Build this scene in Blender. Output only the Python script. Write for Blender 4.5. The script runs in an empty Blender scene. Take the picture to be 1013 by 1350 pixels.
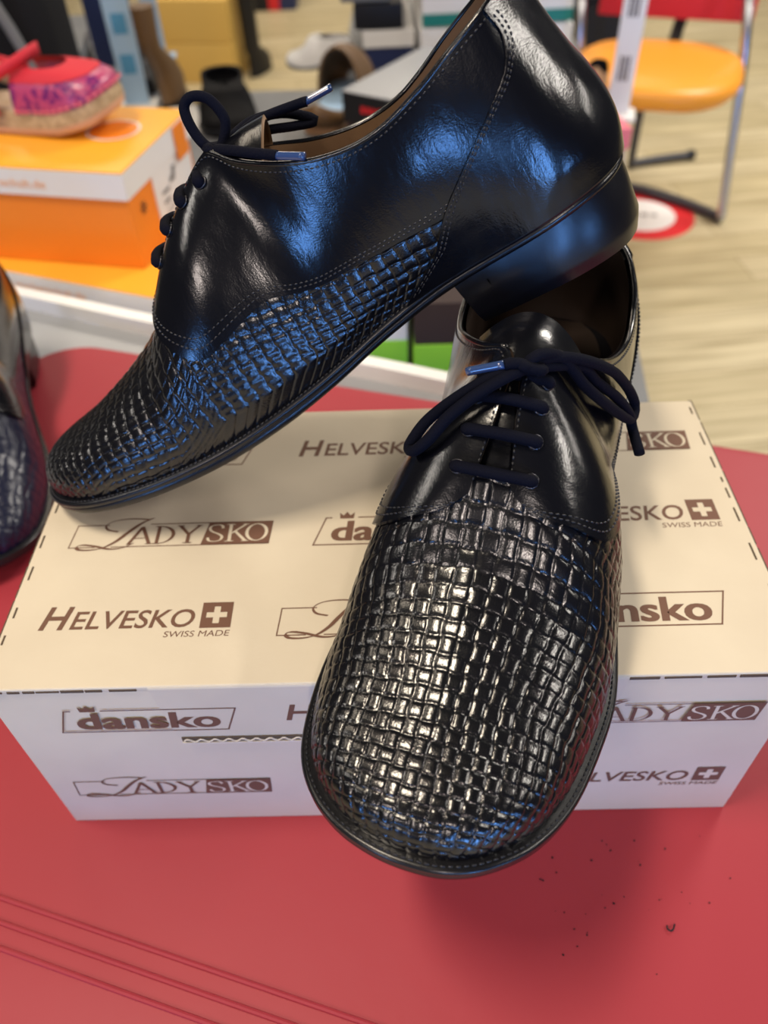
import bpy, bmesh, math, random
import numpy as np
from mathutils import Vector, Matrix, Euler

random.seed(7)
rng = np.random.default_rng(7)
SC = bpy.context.scene
COL = SC.collection
PI = math.pi

# ------------------------------------------------------------------ camera, world, lights, exposure
CAM = np.array([.0029, -.1685, 1.1435])
def cam_axes(p, y, r):
    cy, sy, cp, sp, cr, sr = math.cos(y), math.sin(y), math.cos(p), math.sin(p), math.cos(r), math.sin(r)
    f = np.array([sy*cp, cy*cp, sp]); rt = np.array([cy, -sy, 0]); up = np.cross(rt, f)
    return cr*rt + sr*up, -sr*rt + cr*up, f
R_, U_, F_ = cam_axes(-.7986, -.0211, -.0419)
cd = bpy.data.cameras.new('camera')
cam = bpy.data.objects.new('camera', cd); COL.objects.link(cam)
M = Matrix.Identity(4)
for i in range(3):
    M[i][0], M[i][1], M[i][2], M[i][3] = R_[i], U_[i], -F_[i], CAM[i]
cam.matrix_world = M
cd.sensor_fit = 'VERTICAL'; cd.sensor_height = 36.0; cd.sensor_width = 27.0
cd.lens = 1037.1/1350*36
cd.clip_start = .01; cd.clip_end = 60
cd.dof.use_dof = True; cd.dof.focus_distance = .29
cd.dof.aperture_fstop = (cd.lens*.001)/.0034
SC.camera = cam
SC.view_settings.view_transform = 'Standard'; SC.view_settings.look = 'None'
SC.view_settings.gamma = 1.0; SC.view_settings.exposure = -.28
SC.view_settings.use_curve_mapping = False

W = bpy.data.worlds.new('shop_ambient'); SC.world = W; W.use_nodes = True
wb = W.node_tree.nodes['Background']
wb.inputs[0].default_value = (.96, .94, .96, 1); wb.inputs[1].default_value = .05

def area(name, loc, target, sx, sy, power, color):
    l = bpy.data.lights.new(name, 'AREA'); l.shape = 'RECTANGLE'; l.size = sx; l.size_y = sy
    l.energy = power; l.color = color
    o = bpy.data.objects.new(name, l); COL.objects.link(o)
    o.location = loc
    o.rotation_euler = (Vector(target) - Vector(loc)).to_track_quat('-Z', 'Y').to_euler()
    return o
# ceiling lamps of the shop (warm) and the shop window behind the photographer (bluish daylight)
WARM = (1.0, .86, .68); NEUT = (1.0, .93, .84); PINK = (1.0, .86, .78)
for (x, y, sx, sy, pw, col) in ((-.62, -.12, .22, .6, 43, WARM), (-1.7, 1.0, .25, 1.2, 12, WARM), (-3.2, .1, .3, 1.4, 36, NEUT), (2.4, -.5, .25, 1.2, 46, NEUT), (4.0, .8, .5, 2.0, 55, NEUT),
                                (.1, -3.0, .2, 1.0, 62, PINK), (-2.2, -2.6, .25, 1.2, 56, PINK), (1.9, 2.3, 1.0, .8, 110, NEUT), (-1.2, 3.6, 1.2, .8, 48, WARM), (.5, 5.2, 2.0, .8, 65, WARM)):
    area('ceiling_lamp', (x, y, 2.9), (x, y, 0), sx, sy, pw, col)
BLUE = (.15, .40, 1.0)
for (x, z, sx, sz, pw) in ((-2.2, 1.05, .5, .5, 26), (.15, .95, .25, .4, 13), (1.15, .75, .3, 1.0, 36), (2.6, .8, .4, .6, 20)):
    area('window_daylight', (x, -3.0, z), (0, .1, .95), sx, sz, pw, BLUE)

# ------------------------------------------------------------------ helpers
def link(o, parent=None):
    COL.objects.link(o)
    if parent is not None: o.parent = parent
    return o
def tag(o, label, cat, group=None):
    o['label'] = label; o['category'] = cat
    if group: o['group'] = group
    return o
def empty(name, loc=(0, 0, 0), rot=(0, 0, 0), label=None, cat=None, group=None):
    o = bpy.data.objects.new(name, None); o.empty_display_size = .02
    o.location = loc; o.rotation_euler = rot
    link(o)
    if label: tag(o, label, cat, group)
    return o
def mesh(name, V, F, mat, parent=None, smooth=True, sharp=None):
    me = bpy.data.meshes.new(name)
    me.from_pydata([tuple(map(float, v)) for v in V], [], [tuple(map(int, f)) for f in F])
    me.validate(); me.update()
    if smooth:
        me.polygons.foreach_set('use_smooth', [True]*len(me.polygons))
        if sharp: me.set_sharp_from_angle(angle=math.radians(sharp))
    if mat: me.materials.append(mat)
    return link(bpy.data.objects.new(name, me), parent)
class MB:
    """collects simple solids for ONE mesh object"""
    def __init__(s): s.V = []; s.F = []
    def add(s, V, F):
        n = len(s.V); s.V += [tuple(v) for v in V]; s.F += [tuple(i+n for i in f) for f in F]; return s
    def box(s, c, d, rz=0, bev=0):
        hx, hy, hz = d[0]/2, d[1]/2, d[2]/2
        ca, sa = math.cos(rz), math.sin(rz)
        if bev <= 0:
            P = [(x, y, z) for x in (-hx, hx) for y in (-hy, hy) for z in (-hz, hz)]
            F = [(0, 1, 3, 2), (4, 6, 7, 5), (0, 4, 5, 1), (2, 3, 7, 6), (0, 2, 6, 4), (1, 5, 7, 3)]
        else:
            bm = bmesh.new(); bmesh.ops.create_cube(bm, size=1)
            for v in bm.verts: v.co = Vector((v.co.x*d[0], v.co.y*d[1], v.co.z*d[2]))
            bmesh.ops.bevel(bm, geom=bm.edges[:], offset=bev, segments=3, affect='EDGES', profile=.6)
            P = [tuple(v.co) for v in bm.verts]; F = [[v.index for v in f.verts] for f in bm.faces]; bm.free()
        return s.add([(c[0]+x*ca-y*sa, c[1]+x*sa+y*ca, c[2]+z) for x, y, z in P], F)
    def tube(s, pts, r, n=10, cap=True, closed=False):
        pts = [Vector(p) for p in pts]; m = len(pts)
        rr = r if hasattr(r, '__len__') else [r]*m
        V = []; F = []; up = None
        for i, p in enumerate(pts):
            if closed: t = (pts[(i+1) % m]-pts[i-1]).normalized()
            else: t = (pts[min(i+1, m-1)]-pts[max(i-1, 0)]).normalized()
            if up is None:
                up = t.orthogonal().normalized()
            up = (up - t*up.dot(t)).normalized(); bi = t.cross(up)
            for k in range(n):
                a = 2*PI*k/n
                V.append(p + (up*math.cos(a)+bi*math.sin(a))*rr[i])
        for i in range(m if closed else m-1):
            j = (i+1) % m
            for k in range(n):
                F.append((i*n+k, i*n+(k+1) % n, j*n+(k+1) % n, j*n+k))
        if cap and not closed:
            F.append(tuple(range(n))[::-1]); F.append(tuple((m-1)*n+k for k in range(n)))
        return s.add(V, F)
    def loft(s, rings, cap=True):
        n = len(rings[0]); V = [p for r in rings for p in r]; F = []
        for i in range(len(rings)-1):
            for k in range(n):
                F.append((i*n+k, i*n+(k+1) % n, (i+1)*n+(k+1) % n, (i+1)*n+k))
        if cap:
            F.append(tuple(range(n))[::-1]); F.append(tuple((len(rings)-1)*n+k for k in range(n)))
        return s.add(V, F)
    def build(s, name, mat, parent=None, smooth=False, sharp=40):
        return mesh(name, s.V, s.F, mat, parent, smooth, sharp)
def spline(pts, n):
    """Catmull-Rom through points -> n samples"""
    P = np.array(pts, float); m = len(P)
    Q = np.vstack([2*P[0]-P[1], P, 2*P[-1]-P[-2]])
    d = np.concatenate([[0], np.cumsum(np.linalg.norm(np.diff(P, axis=0), axis=1))])
    out = []
    for t in np.linspace(0, d[-1], n):
        i = min(max(np.searchsorted(d, t, side='right')-1, 0), m-2)
        u = (t-d[i])/max(d[i+1]-d[i], 1e-9)
        p0, p1, p2, p3 = Q[i], Q[i+1], Q[i+2], Q[i+3]
        out.append(.5*((2*p1)+(-p0+p2)*u+(2*p0-5*p1+4*p2-p3)*u*u+(-p0+3*p1-3*p2+p3)*u**3))
    return np.array(out)

# ------------------------------------------------------------------ materials
def mat(name, color, rough=.5, metal=0, spec=.5, coat=0, coat_r=.1, sheen=0):
    m = bpy.data.materials.new(name); m.use_nodes = True
    b = m.node_tree.nodes['Principled BSDF']
    b.inputs['Base Color'].default_value = (*color, 1); b.inputs['Roughness'].default_value = rough
    b.inputs['Metallic'].default_value = metal; b.inputs['Specular IOR Level'].default_value = spec
    b.inputs['Coat Weight'].default_value = coat; b.inputs['Coat Roughness'].default_value = coat_r
    b.inputs['Sheen Weight'].default_value = sheen
    return m
def nd(m, t, **kw):
    n = m.node_tree.nodes.new(t)
    for k, v in kw.items():
        if k in n.inputs: n.inputs[k].default_value = v
        else: setattr(n, k, v)
    return n
def lk(m, a, ao, b, bi): m.node_tree.links.new(a.outputs[ao], b.inputs[bi])
def bsdf(m): return m.node_tree.nodes['Principled BSDF']
def noise_bump(m, scale, strength, dist, detail=3, prev=None, stretch=None):
    tc = nd(m, 'ShaderNodeTexCoord'); n = nd(m, 'ShaderNodeTexNoise', Scale=scale, Detail=detail)
    if stretch:
        mp = nd(m, 'ShaderNodeMapping'); mp.inputs['Scale'].default_value = stretch
        lk(m, tc, 'Object', mp, 'Vector'); lk(m, mp, 'Vector', n, 'Vector')
    else: lk(m, tc, 'Object', n, 'Vector')
    b = nd(m, 'ShaderNodeBump', Strength=strength, Distance=dist); lk(m, n, 'Fac', b, 'Height')
    if prev: lk(m, prev, 'Normal', b, 'Normal')
    lk(m, b, 'Normal', bsdf(m), 'Normal')
    return b
def vary(m, c1, c2, scale, detail=4, stretch=None, lo=.35, hi=.65):
    tc = nd(m, 'ShaderNodeTexCoord'); n = nd(m, 'ShaderNodeTexNoise', Scale=scale, Detail=detail)
    if stretch:
        mp = nd(m, 'ShaderNodeMapping'); mp.inputs['Scale'].default_value = stretch
        lk(m, tc, 'Object', mp, 'Vector'); lk(m, mp, 'Vector', n, 'Vector')
    else: lk(m, tc, 'Object', n, 'Vector')
    r = nd(m, 'ShaderNodeValToRGB'); r.color_ramp.elements[0].position = lo; r.color_ramp.elements[1].position = hi
    r.color_ramp.elements[0].color = (*c1, 1); r.color_ramp.elements[1].color = (*c2, 1)
    lk(m, n, 'Fac', r, 'Fac'); lk(m, r, 'Color', bsdf(m), 'Base Color')
    return m
def leather(name, color, rough, coat=.25, grain=.12, wrinkle=.25):
    m = mat(name, color, rough, spec=.5, coat=coat, coat_r=.12)
    b = noise_bump(m, 1600, grain, .0003, 2)
    noise_bump(m, 90, wrinkle, .0012, 4, prev=b, stretch=(1.6, 1, .6))
    return m
MT = dict(
    leather=leather('black_leather', (.003, .0032, .005), .18, coat=0, wrinkle=.20),
    woven=leather('woven_black_leather', (.003, .003, .0045), .21, coat=0, grain=.2, wrinkle=.12),
    navy=leather('woven_navy_leather', (.005, .007, .026), .32, coat=0),
    sole=leather('black_sole_edge', (.005, .005, .007), .27, coat=0, grain=.08, wrinkle=.06),
    under=mat('sole_underside', (.07, .045, .03), .6),
    lining=leather('tan_lining', (.20, .115, .055), .6, coat=0),
    brown_lining=leather('brown_lining', (.030, .018, .012), .5, coat=0),
    stitch=mat('black_thread', (.010, .010, .013), .4),
    aglet=mat('clear_tipped_aglet', (.03, .06, .16), .12, metal=.0, coat=1, coat_r=.05),
    eyelet=mat('dark_eyelet_metal', (.06, .06, .07), .3, metal=1),
)
m = MT['lace'] = mat('navy_lace_cotton', (.0022, .0028, .0085), .85, spec=.12, sheen=.0)
noise_bump(m, 1300, .6, .0004, 2)

MT['woven'].node_tree.nodes['Principled BSDF'].inputs['Specular IOR Level'].default_value = .8
MT['leather'].node_tree.nodes['Principled BSDF'].inputs['Specular IOR Level'].default_value = .6

# ------------------------------------------------------------------ derby shoe
MEDIAL = [(0,0),(3,14),(12,25),(30,31),(55,31),(85,29.5),(115,31.5),(145,37),(175,43.5),(205,46.5),(230,45.5),(252,41),(266,33),(275.2,21.5),(279.6,9),(280.6,-3)]
LATERAL = [(0,0),(3,-14),(12,-25),(30,-31.5),(55,-33),(85,-34.5),(115,-38.5),(145,-44),(175,-49),(200,-51),(222,-48.5),(245,-43.3),(262,-35),(273.3,-24),(279,-13.5),(280.6,-3)]
def interp(x, xs, ys): return np.interp(x, xs, ys)
def smooth_interp(x, pts):
    xs = np.array([p[0] for p in pts], float); ys = np.array([p[1] for p in pts], float)
    g = spline(np.stack([xs, ys], 1), 400)
    return np.interp(x, g[:, 0], g[:, 1])
ZF = [(0,36),(20,33.6),(40,31.2),(72,28.2),(100,22),(130,14),(160,9.5),(195,8.5),(240,12.5),(282,21)]      # welt height along the shoe
RIDGE = [(120,124),(132,118),(144,111.5),(158,101.5),(170,91.5),(180,81),(188,71),(196,62.5),(206,56.5),(218,50.5),(233,44.8),(249,39.8),(260,36.8),(268,33.5),(276,27.5),(281,17)]
_ZX = np.linspace(0, 282, 600); _ZT = smooth_interp(_ZX, ZF); _RX = np.linspace(120, 281, 600); _RT = smooth_interp(_RX, RIDGE)
def zf(x): return np.interp(x, _ZX, _ZT)
def ridge(x): return np.interp(x, _RX, _RT)
TK = [(0,(17,0,108)),(.05,(18,7,108.5)),(.088,(22,14,108)),(.145,(34,24,105)),(.20,(48,29,100)),(.26,(63,31,94)),(.31,(78,31,90)),(.36,(93,29,90)),(.40,(106,26,93)),(.44,(119,21,98.5)),(.475,(131,13,105)),
      (.505,(140,4.5,111.5)),(.53,(147,2,108.8)),(.56,(156,2.5,102.5)),(.59,(165,3.5,95.5)),(.62,(174,5,87)),(.65,(182,6.5,77.5)),(.67,(188,6,70)),(.69,(195,3,63)),(.71,(202,0,58.5)),
      (.75,(213,0,52.7)),(.79,(226,0,47.3)),(.83,(238,0,43)),(.87,(247,0,40.3)),(.92,(252,0,39)),(1.0,(254,0,38.4))]

class Last:
    """Parametric upper of one shoe (millimetres): side +1 = medial, -1 = lateral; s runs heel->toe, t feather->top"""
    def __init__(self, ridge_lift=0):
        self.ol = {}
        for sd, pts, other in ((1, MEDIAL, LATERAL), (-1, LATERAL, MEDIAL)):
            ext = other[2:0:-1] + pts + other[-2:-4:-1]
            g = spline(ext, 3000)
            d0 = np.linalg.norm(g-np.array(pts[0]), axis=1); d1 = np.linalg.norm(g-np.array(pts[-1]), axis=1)
            g = g[np.argmin(d0):np.argmin(d1)+1]
            g = g[np.linspace(0, len(g)-1, 600).astype(int)]; g[0] = pts[0]; g[-1] = pts[-1]
            self.ol[sd] = g
        ks = np.array([k for k, _ in TK]); kp = np.array([p for _, p in TK], float)
        g = []
        self.sg = np.linspace(0, 1, 500)
        # piecewise cubic through stations
        for i in range(3):
            tang = np.gradient(kp[:, i], ks)
            j = np.clip(np.searchsorted(ks, self.sg, side='right')-1, 0, len(ks)-2)
            h = ks[j+1]-ks[j]; u = (self.sg-ks[j])/h
            g.append((2*u**3-3*u**2+1)*kp[j, i]+(u**3-2*u**2+u)*h*tang[j]+(-2*u**3+3*u**2)*kp[j+1, i]+(u**3-u**2)*h*tang[j+1])
        self.tg = np.stack(g, 1)
    def outline(self, sd, s, inset=0.0):
        g = self.ol[sd]; q = np.linspace(0, 1, len(g))
        p = np.stack([np.interp(s, q, g[:, 0]), np.interp(s, q, g[:, 1])], -1)
        e = 1e-3
        a = np.stack([np.interp(np.clip(s+e, 0, 1), q, g[:, 0])-np.interp(np.clip(s-e, 0, 1), q, g[:, 0]),
                      np.interp(np.clip(s+e, 0, 1), q, g[:, 1])-np.interp(np.clip(s-e, 0, 1), q, g[:, 1])], -1)
        a /= np.linalg.norm(a, axis=-1, keepdims=True)+1e-12
        n = np.stack([-a[..., 1], a[..., 0]], -1)*sd
        # exact end normals on the centre line
        n[s < 2e-3] = (-1, 0); n[s > 1-2e-3] = (1, 0)
        return p - n*np.asarray(inset)[..., None], n
    def P(self, sd, s, t, gap=False):
        s = np.asarray(s, float); t = np.asarray(t, float); s, t = np.broadcast_arrays(s, t)
        inset = np.interp(s, [0, .15, .35, .5, .6, 1], [1.5, 1.5, 3.0, 4, 4.5, 4.5])
        f2, n = self.outline(sd, s, inset)
        F = np.stack([f2[..., 0], f2[..., 1], zf(f2[..., 0])-1.0], -1)
        T = np.stack([np.interp(s, self.sg, self.tg[:, i]) for i in range(3)], -1)
        lat = (sd < 0)
        if lat:
            dip = np.interp(s, [0, .12, .28, .42, .505, 1], [0, 1, 5, 3, 0, 0]); T[..., 2] -= dip
        ty = T[..., 1]
        if not gap: ty = ty*np.interp(s, [.54, .60], [1, 0])
        T[..., 1] = ty*sd
        w = np.interp(s, [.0, .43, .505, .58], [0, 0, .55, 1])[..., None]          # 0 collar, 1 instep ridge
        w = w*w*(3-2*w)
        dz = (T-F)[..., 2:3]; hd = np.linalg.norm((T-F)[..., :2], axis=-1, keepdims=True)
        up = np.array([0, 0, 1.0]); n3 = np.concatenate([n, np.zeros_like(n[..., :1])], -1)
        toe = np.interp(s, [.70, .88], [0, 1])[..., None]
        P1 = F + (up+n3*(.16*(1-w)+.14*w))*dz*((.40*(1-w)+.60*w)*(1-toe)+.78*toe)
        dirr = np.concatenate([(F-T)[..., :2]/np.maximum(hd, 1e-6), np.zeros_like(dz)], -1)
        slope = -.16-.10*(1-toe)
        Pr = T + (dirr+up*slope)*hd*(.52*(1-toe)+.62*toe)
        Pc = T + (-up*.38 + n3*.06)*dz
        P2 = Pc*(1-w)+Pr*w
        t = t[..., None]
        return F*(1-t)**3+3*P1*t*(1-t)**2+3*P2*t*t*(1-t)+T*t**3
    def PN(self, sd, s, t, gap=False):
        e = 2e-3
        p = self.P(sd, s, t, gap)
        s1, s0 = np.clip(s+e, 0, 1), np.clip(s-e, 0, 1); t1, t0 = np.clip(t+e, 0, 1), np.clip(t-e, 0, 1)
        a = self.P(sd, s1, t, gap)-self.P(sd, s0, t, gap); b = self.P(sd, s, t1, gap)-self.P(sd, s, t0, gap)
        n = -np.cross(a, b)*sd
        n /= np.linalg.norm(n, axis=-1, keepdims=True)+1e-9
        return p, n
    def find(self, sd, xz, gap=True):
        """domain (s,t) of side-view points (x,z)"""
        if not hasattr(self, 'cache'): self.cache = {}
        if sd not in self.cache:
            S, Tt = np.meshgrid(np.linspace(0, .8, 520), np.linspace(0, 1, 160), indexing='ij')
            self.cache[sd] = (S, Tt, self.P(sd, S, Tt, gap))
        S, Tt, Q = self.cache[sd]; out = []
        for x, z in xz:
            d = (Q[..., 0]-x)**2+(Q[..., 2]-z)**2
            i = np.unravel_index(np.argmin(d), d.shape); out.append((S[i], Tt[i]))
        return np.array(out)
LAST = Last()
# seam lines in the (s,t) domain of the upper
QLOW = {1: [(.18,.36),(.225,.345),(.281,.352),(.324,.40),(.369,.425),(.41,.425),(.451,.405),(.49,.36),(.523,.32),(.561,.295),(.59,.298),(.606,.33),(.618,.39),(.63,.47),(.641,.582),(.649,.727),(.652,.84),(.650,.93),(.643,1.0)],
        -1: [(.18,.36),(.225,.345),(.281,.352),(.324,.40),(.369,.42),(.41,.415),(.451,.395),(.49,.37),(.523,.355),(.561,.378),(.592,.425),(.611,.49),(.622,.578),(.629,.667),(.636,.751),(.641,.823),(.643,.892),(.641,.95),(.634,1.0)]}
CSEAM = [(.335,0),(.322,.08),(.301,.2),(.273,.39),(.246,.5),(.218,.594),(.17,.705),(.15,.765),(.140,.83),(.139,.90),(.152,1)]

def weave_uv(p):
    x, y, z = p[..., 0], p[..., 1], p[..., 2]
    zc = ridge(x)
    D0 = np.where(x < 235, (ridge(x)-zf(x)), ridge(np.array(235.))-zf(np.array(235.)))+14
    D0 = np.minimum(D0, 64)
    d = np.maximum(D0-(np.minimum(zc, 80)-np.minimum(z, 80)), 4)
    u = 54*np.arctan2(y, d)
    sm = np.clip((x-243)/32, 0, 1)
    v = x + .75*np.maximum(39.5-z, 0)*sm
    return u, v
def weave_h(u, v, cu, cv, seed=0):
    i = np.floor(u/cu); j = np.floor(v/cv); fu = u/cu-i-.5; fv = v/cv-j-.5
    odd = (np.mod(i+j, 2) > .5)
    lon = np.where(odd, fv, fu); crs = np.where(odd, fu, fv)
    arch = (1-np.abs(2*lon)**2.8)
    edge = 1-.45*np.abs(2*crs)**9
    r = np.sin(i*12.9898+j*78.233+seed)*43758.5453; r = r-np.floor(r)
    tilt = (r-.5)*.22
    return (arch*(.85+.25*r)*.78+.22)*edge + tilt*crs

def grid_faces(ns, nt, off=0, flip=False):
    i, j = np.meshgrid(np.arange(ns-1), np.arange(nt-1), indexing='ij')
    a = off+i*nt+j; b = a+1; c = a+nt+1; d = a+nt
    F = np.stack([a, d, c, b] if not flip else [a, b, c, d], -1).reshape(-1, 4)
    return F.tolist()
def sheet(P, N, t_out, t_in, flip):
    """thick sheet from grid P with normals N: outer face, rim"""
    ns, nt = P.shape[:2]
    O = (P+N*t_out); I = (P+N*t_in)
    V = O.reshape(-1, 3).tolist(); F = grid_faces(ns, nt, 0, flip)
    loop = [(i, 0) for i in range(ns)]+[(ns-1, j) for j in range(1, nt)]+[(i, nt-1) for i in range(ns-2, -1, -1)]+[(0, j) for j in range(nt-2, 0, -1)]
    base = len(V)
    # rounded rim: a middle ring and an inner ring
    for (i, j) in loop: V.append(I[i, j].tolist())
    n = len(loop)
    for k in range(n):
        a = loop[k][0]*nt+loop[k][1]; b = loop[(k+1) % n][0]*nt+loop[(k+1) % n][1]
        q = (a, b, base+(k+1) % n, base+k)
        F.append(q if not flip else q[::-1])
    return V, F

def derby(name, right, S, weave=(5.0, 5.2), woven='woven', label=None, group=None, res=(500, 150), amp=.72, laces=None, warp=None, lining='lining'):
    """S = (sx, sy, sz) metres per millimetre /1000. right: medial side is +y; left shoe is mirrored"""
    root = empty(name, label=label, cat='shoe', group=group)
    my = 1 if right else -1
    sc = np.array([S[0], S[1]*my, S[2]])*.001
    def put(nm, V, F, mt, par=None, smooth=True, sharp=None):
        V = np.array(V, float)
        if warp: V = warp(V)
        V = V*sc
        if not right: F = [tuple(f)[::-1] for f in F]
        return mesh(nm, V, F, MT[mt] if isinstance(mt, str) else mt, par or root, smooth, sharp)
    # --- woven vamp with real relief
    V = []; F = []
    ns, nt = res
    for sd in (1, -1):
        s = .25+(1-.25)*np.linspace(0, 1, ns); t = np.linspace(0, 1, nt)
        Sg, Tg = np.meshgrid(s, t, indexing='ij')
        p, n = LAST.PN(sd, Sg, Tg)
        # behind the flap only the lower side wall is needed
        xz_hi = np.interp(s, [.25, .52, .585, .622, .632], [62, 64, 84, 86, 200])
        u, v = weave_uv(p)
        h = weave_h(u, v, *weave)*amp-.15
        fade = np.clip((1-Tg)*0+1, 0, 1)
        n[:, -1, 1] *= np.where(s > .60, 0, 1)
        n /= np.linalg.norm(n, axis=-1, keepdims=True)+1e-9
        q = p+n*(h*fade)[..., None]
        off = len(V); V += q.reshape(-1, 3).tolist()
        g = np.array(grid_faces(ns, nt, off, flip=(sd < 0)))
        keep = (p[..., 2] < xz_hi[:, None]).reshape(-1)
        g = g[keep[g-off].all(1)]
        F += g.tolist()
    put('woven_vamp', V, F, woven)
    # --- quarters (lace flaps) and their stitching
    upp_s = np.interp(np.linspace(0, 1, 60), [0, .62, 1], [.10, .505, .665])
    for sd in (1, -1):
        L = spline(np.array(QLOW[sd])*np.array([1, .5]), 60)/np.array([1, .5])
        pass
        U = np.stack([upp_s, np.ones(60)], 1)
        U[:, 0] = np.interp(np.linspace(0, 1, 60), [0, .62, 1], [.08, .505, QLOW[sd][-1][0]])
        a = np.linspace(0, 1, 150); b = np.linspace(0, 1, 44)
        q = np.linspace(0, 1, 60)
        Ls = np.stack([np.interp(a, q, L[:, i]) for i in (0, 1)], 1); Us = np.stack([np.interp(a, q, U[:, i]) for i in (0, 1)], 1)
        D = Ls[:, None]*(1-b)[None, :, None]+Us[:, None]*b[None, :, None]
        p, n = LAST.PN(sd, D[..., 0], D[..., 1], gap=True)
        V, F = sheet(p, n, 1.5, -.4, flip=(sd < 0))
        quarter = put('quarter', V, F, 'leather', sharp=50)
        # stitches: double row along the bottom seam, single along facing and collar
        rows = []
        for ins in (.045, .085): rows.append((Ls*(1-ins)+Us*ins)[4:-6])
        rows.append((Ls*.045+Us*.955)[3:-4])
        st = MB()
        for row in rows:
            pp, nn = LAST.PN(sd, row[:, 0], row[:, 1], gap=True)
            stitch_row(st, pp+nn*1.55, nn, 2.1, 1.35, .34)
        put('stitching', st.V, st.F, 'stitch', quarter)
    # --- heel counter
    nb = 40; V = []; F = []
    C = {}
    for sd in (1, -1):
        c = spline(CSEAM, 60)
        tt = np.linspace(0, 1, nb); sc_ = np.interp(tt, c[:, 1], c[:, 0]); sc_ = np.convolve(np.pad(sc_, 2, 'edge'), np.ones(5)/5, 'valid')
        C[sd] = (tt, sc_)
    fr = np.linspace(0, 1, 40)
    DS = np.concatenate([-(C[-1][1][None, :]*fr[::-1, None]), (C[1][1][None, :]*fr[1:, None])], 0)
    P_ = np.zeros(DS.shape+(3,)); N_ = np.zeros_like(P_)
    TT = np.broadcast_to(np.linspace(0, 1, nb)[None], DS.shape)
    for sd in (1, -1):
        p, n = LAST.PN(sd, np.abs(DS), TT, gap=True)
        mk = (DS*sd >= 0)
        P_[mk] = p[mk]; N_[mk] = n[mk]
    N_[39, :, 1] = 0; N_[39] /= np.linalg.norm(N_[39], axis=-1, keepdims=True)
    V, F = sheet(P_, N_, 2.5, -.4, flip=False)
    counter = put('heel_counter', V, F, 'leather', sharp=50)
    st = MB()
    for sd in (1, -1):
        for ins in (1.9, 4.2):
            tt = np.linspace(.03, .97, 120); ss = np.interp(tt, *C[sd])-ins/330*1.0
            pp, nn = LAST.PN(sd, ss, tt, gap=True); stitch_row(st, pp+nn*2.6, nn, 2.1, 1.35, .36)
    for i in range(1):
        for sd in (1, -1):
            ss = np.linspace(0, .12, 40); pp, nn = LAST.PN(sd, ss, np.full(40, .955), gap=True); stitch_row(st, pp+nn*2.6, nn, 2.1, 1.3, .34)
    put('stitching', st.V, st.F, 'stitch', counter)
    # --- collar piping, lining, insole
    ring = []
    for sd, ss in ((-1, np.linspace(.505, 0, 70)), (1, np.linspace(.01, .505, 70))):
        p, n = LAST.PN(sd, ss, np.ones(70), gap=True); ring += (p+n*.5).tolist()
    put('collar_piping', *tube_mm(ring, 1.25, 8), 'leather')
    V = []; F = []
    for sd in (1, -1):
        Sg, Tg = np.meshgrid(np.linspace(0, .65, 90), np.linspace(.0, 1, 30), indexing='ij')
        p, n = LAST.PN(sd, Sg, Tg, gap=True); n[0, :, 1] = 0
        off = len(V); V += (p-n*1.6).reshape(-1, 3).tolist(); F += grid_faces(90, 30, off, flip=(sd > 0))
    put('collar_lining', V, F, lining)
    xs = np.linspace(6, 268, 60); V = []; F = []
    for i, x in enumerate(xs):
        ym = np.interp(x, LAST.ol[1][:, 0], LAST.ol[1][:, 1])-9; yl = np.interp(x, LAST.ol[-1][:, 0], LAST.ol[-1][:, 1])+9
        z = float(zf(np.array(x)))+1.5
        V += [(x, ym, z), (x, yl, z)]
        if i: F.append((2*i-2, 2*i-1, 2*i+1, 2*i))
    put('insole', V, F, lining, smooth=False)
    # --- tongue
    xs = np.linspace(0, 1, 46); ys = np.linspace(-1, 1, 25)
    cx = spline([(200,58),(187,69.5),(175,83.5),(161,97),(149,106),(139,110.8),(128,113.2),(116,113)], 46)
    V = []; top = np.zeros((46, 25, 3)); bot = np.zeros((46, 25, 3))
    for i in range(46):
        hw = np.interp(xs[i], [0, .58, .74, .86, 1], [11, 8.5, 8.5, 14, 17])
        for j in range(25):
            y = ys[j]*hw
            rr = np.interp(xs[i], [0, .6, .8, 1], [18, 17, 13, 13])
            drop = y*y/(2*rr)
            tx = cx[min(i+1, 45)]-cx[max(i-1, 0)]; tx /= np.linalg.norm(tx); nx = np.array([-tx[1], tx[0]])*(-1 if tx[0] > 0 else -1)
            if nx[1] < 0: nx = -nx
            c = cx[i]-nx*(drop+1.2)
            arch = np.interp(xs[i], [.8, 1], [0, 1])*5*(abs(ys[j])**2)
            top[i, j] = (c[0]+arch, y, c[1]); bot[i, j] = (c[0]-nx[0]*1.8+arch, y*.93, c[1]-nx[1]*1.8)
    V = top.reshape(-1, 3).tolist(); F = grid_faces(46, 25, 0, flip=True)
    tongue = put('tongue', V, F, 'leather')
    V = bot.reshape(-1, 3).tolist(); F = grid_faces(46, 25, 0, flip=False)
    V2 = top.reshape(-1, 3).tolist(); off = len(V)
    e = [44*25+25+j for j in range(25)]
    edge = [45*25+j for j in range(25)]
    for lst in ([45*25+j for j in range(25)], [i*25 for i in range(46)], [i*25+24 for i in range(46)]):
        for a, b in zip(lst[:-1], lst[1:]):
            V += [V2[a], V2[b]]; F.append((a, b, len(V)-1, len(V)-2))
    put('tongue_lining', V, F, lining, tongue)
    # --- eyelets and lace bars
    eye = [(147,8.6),(156,8.8),(165.5,9.8),(175,11)]
    lace_root = None
    bars = MB()
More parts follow.
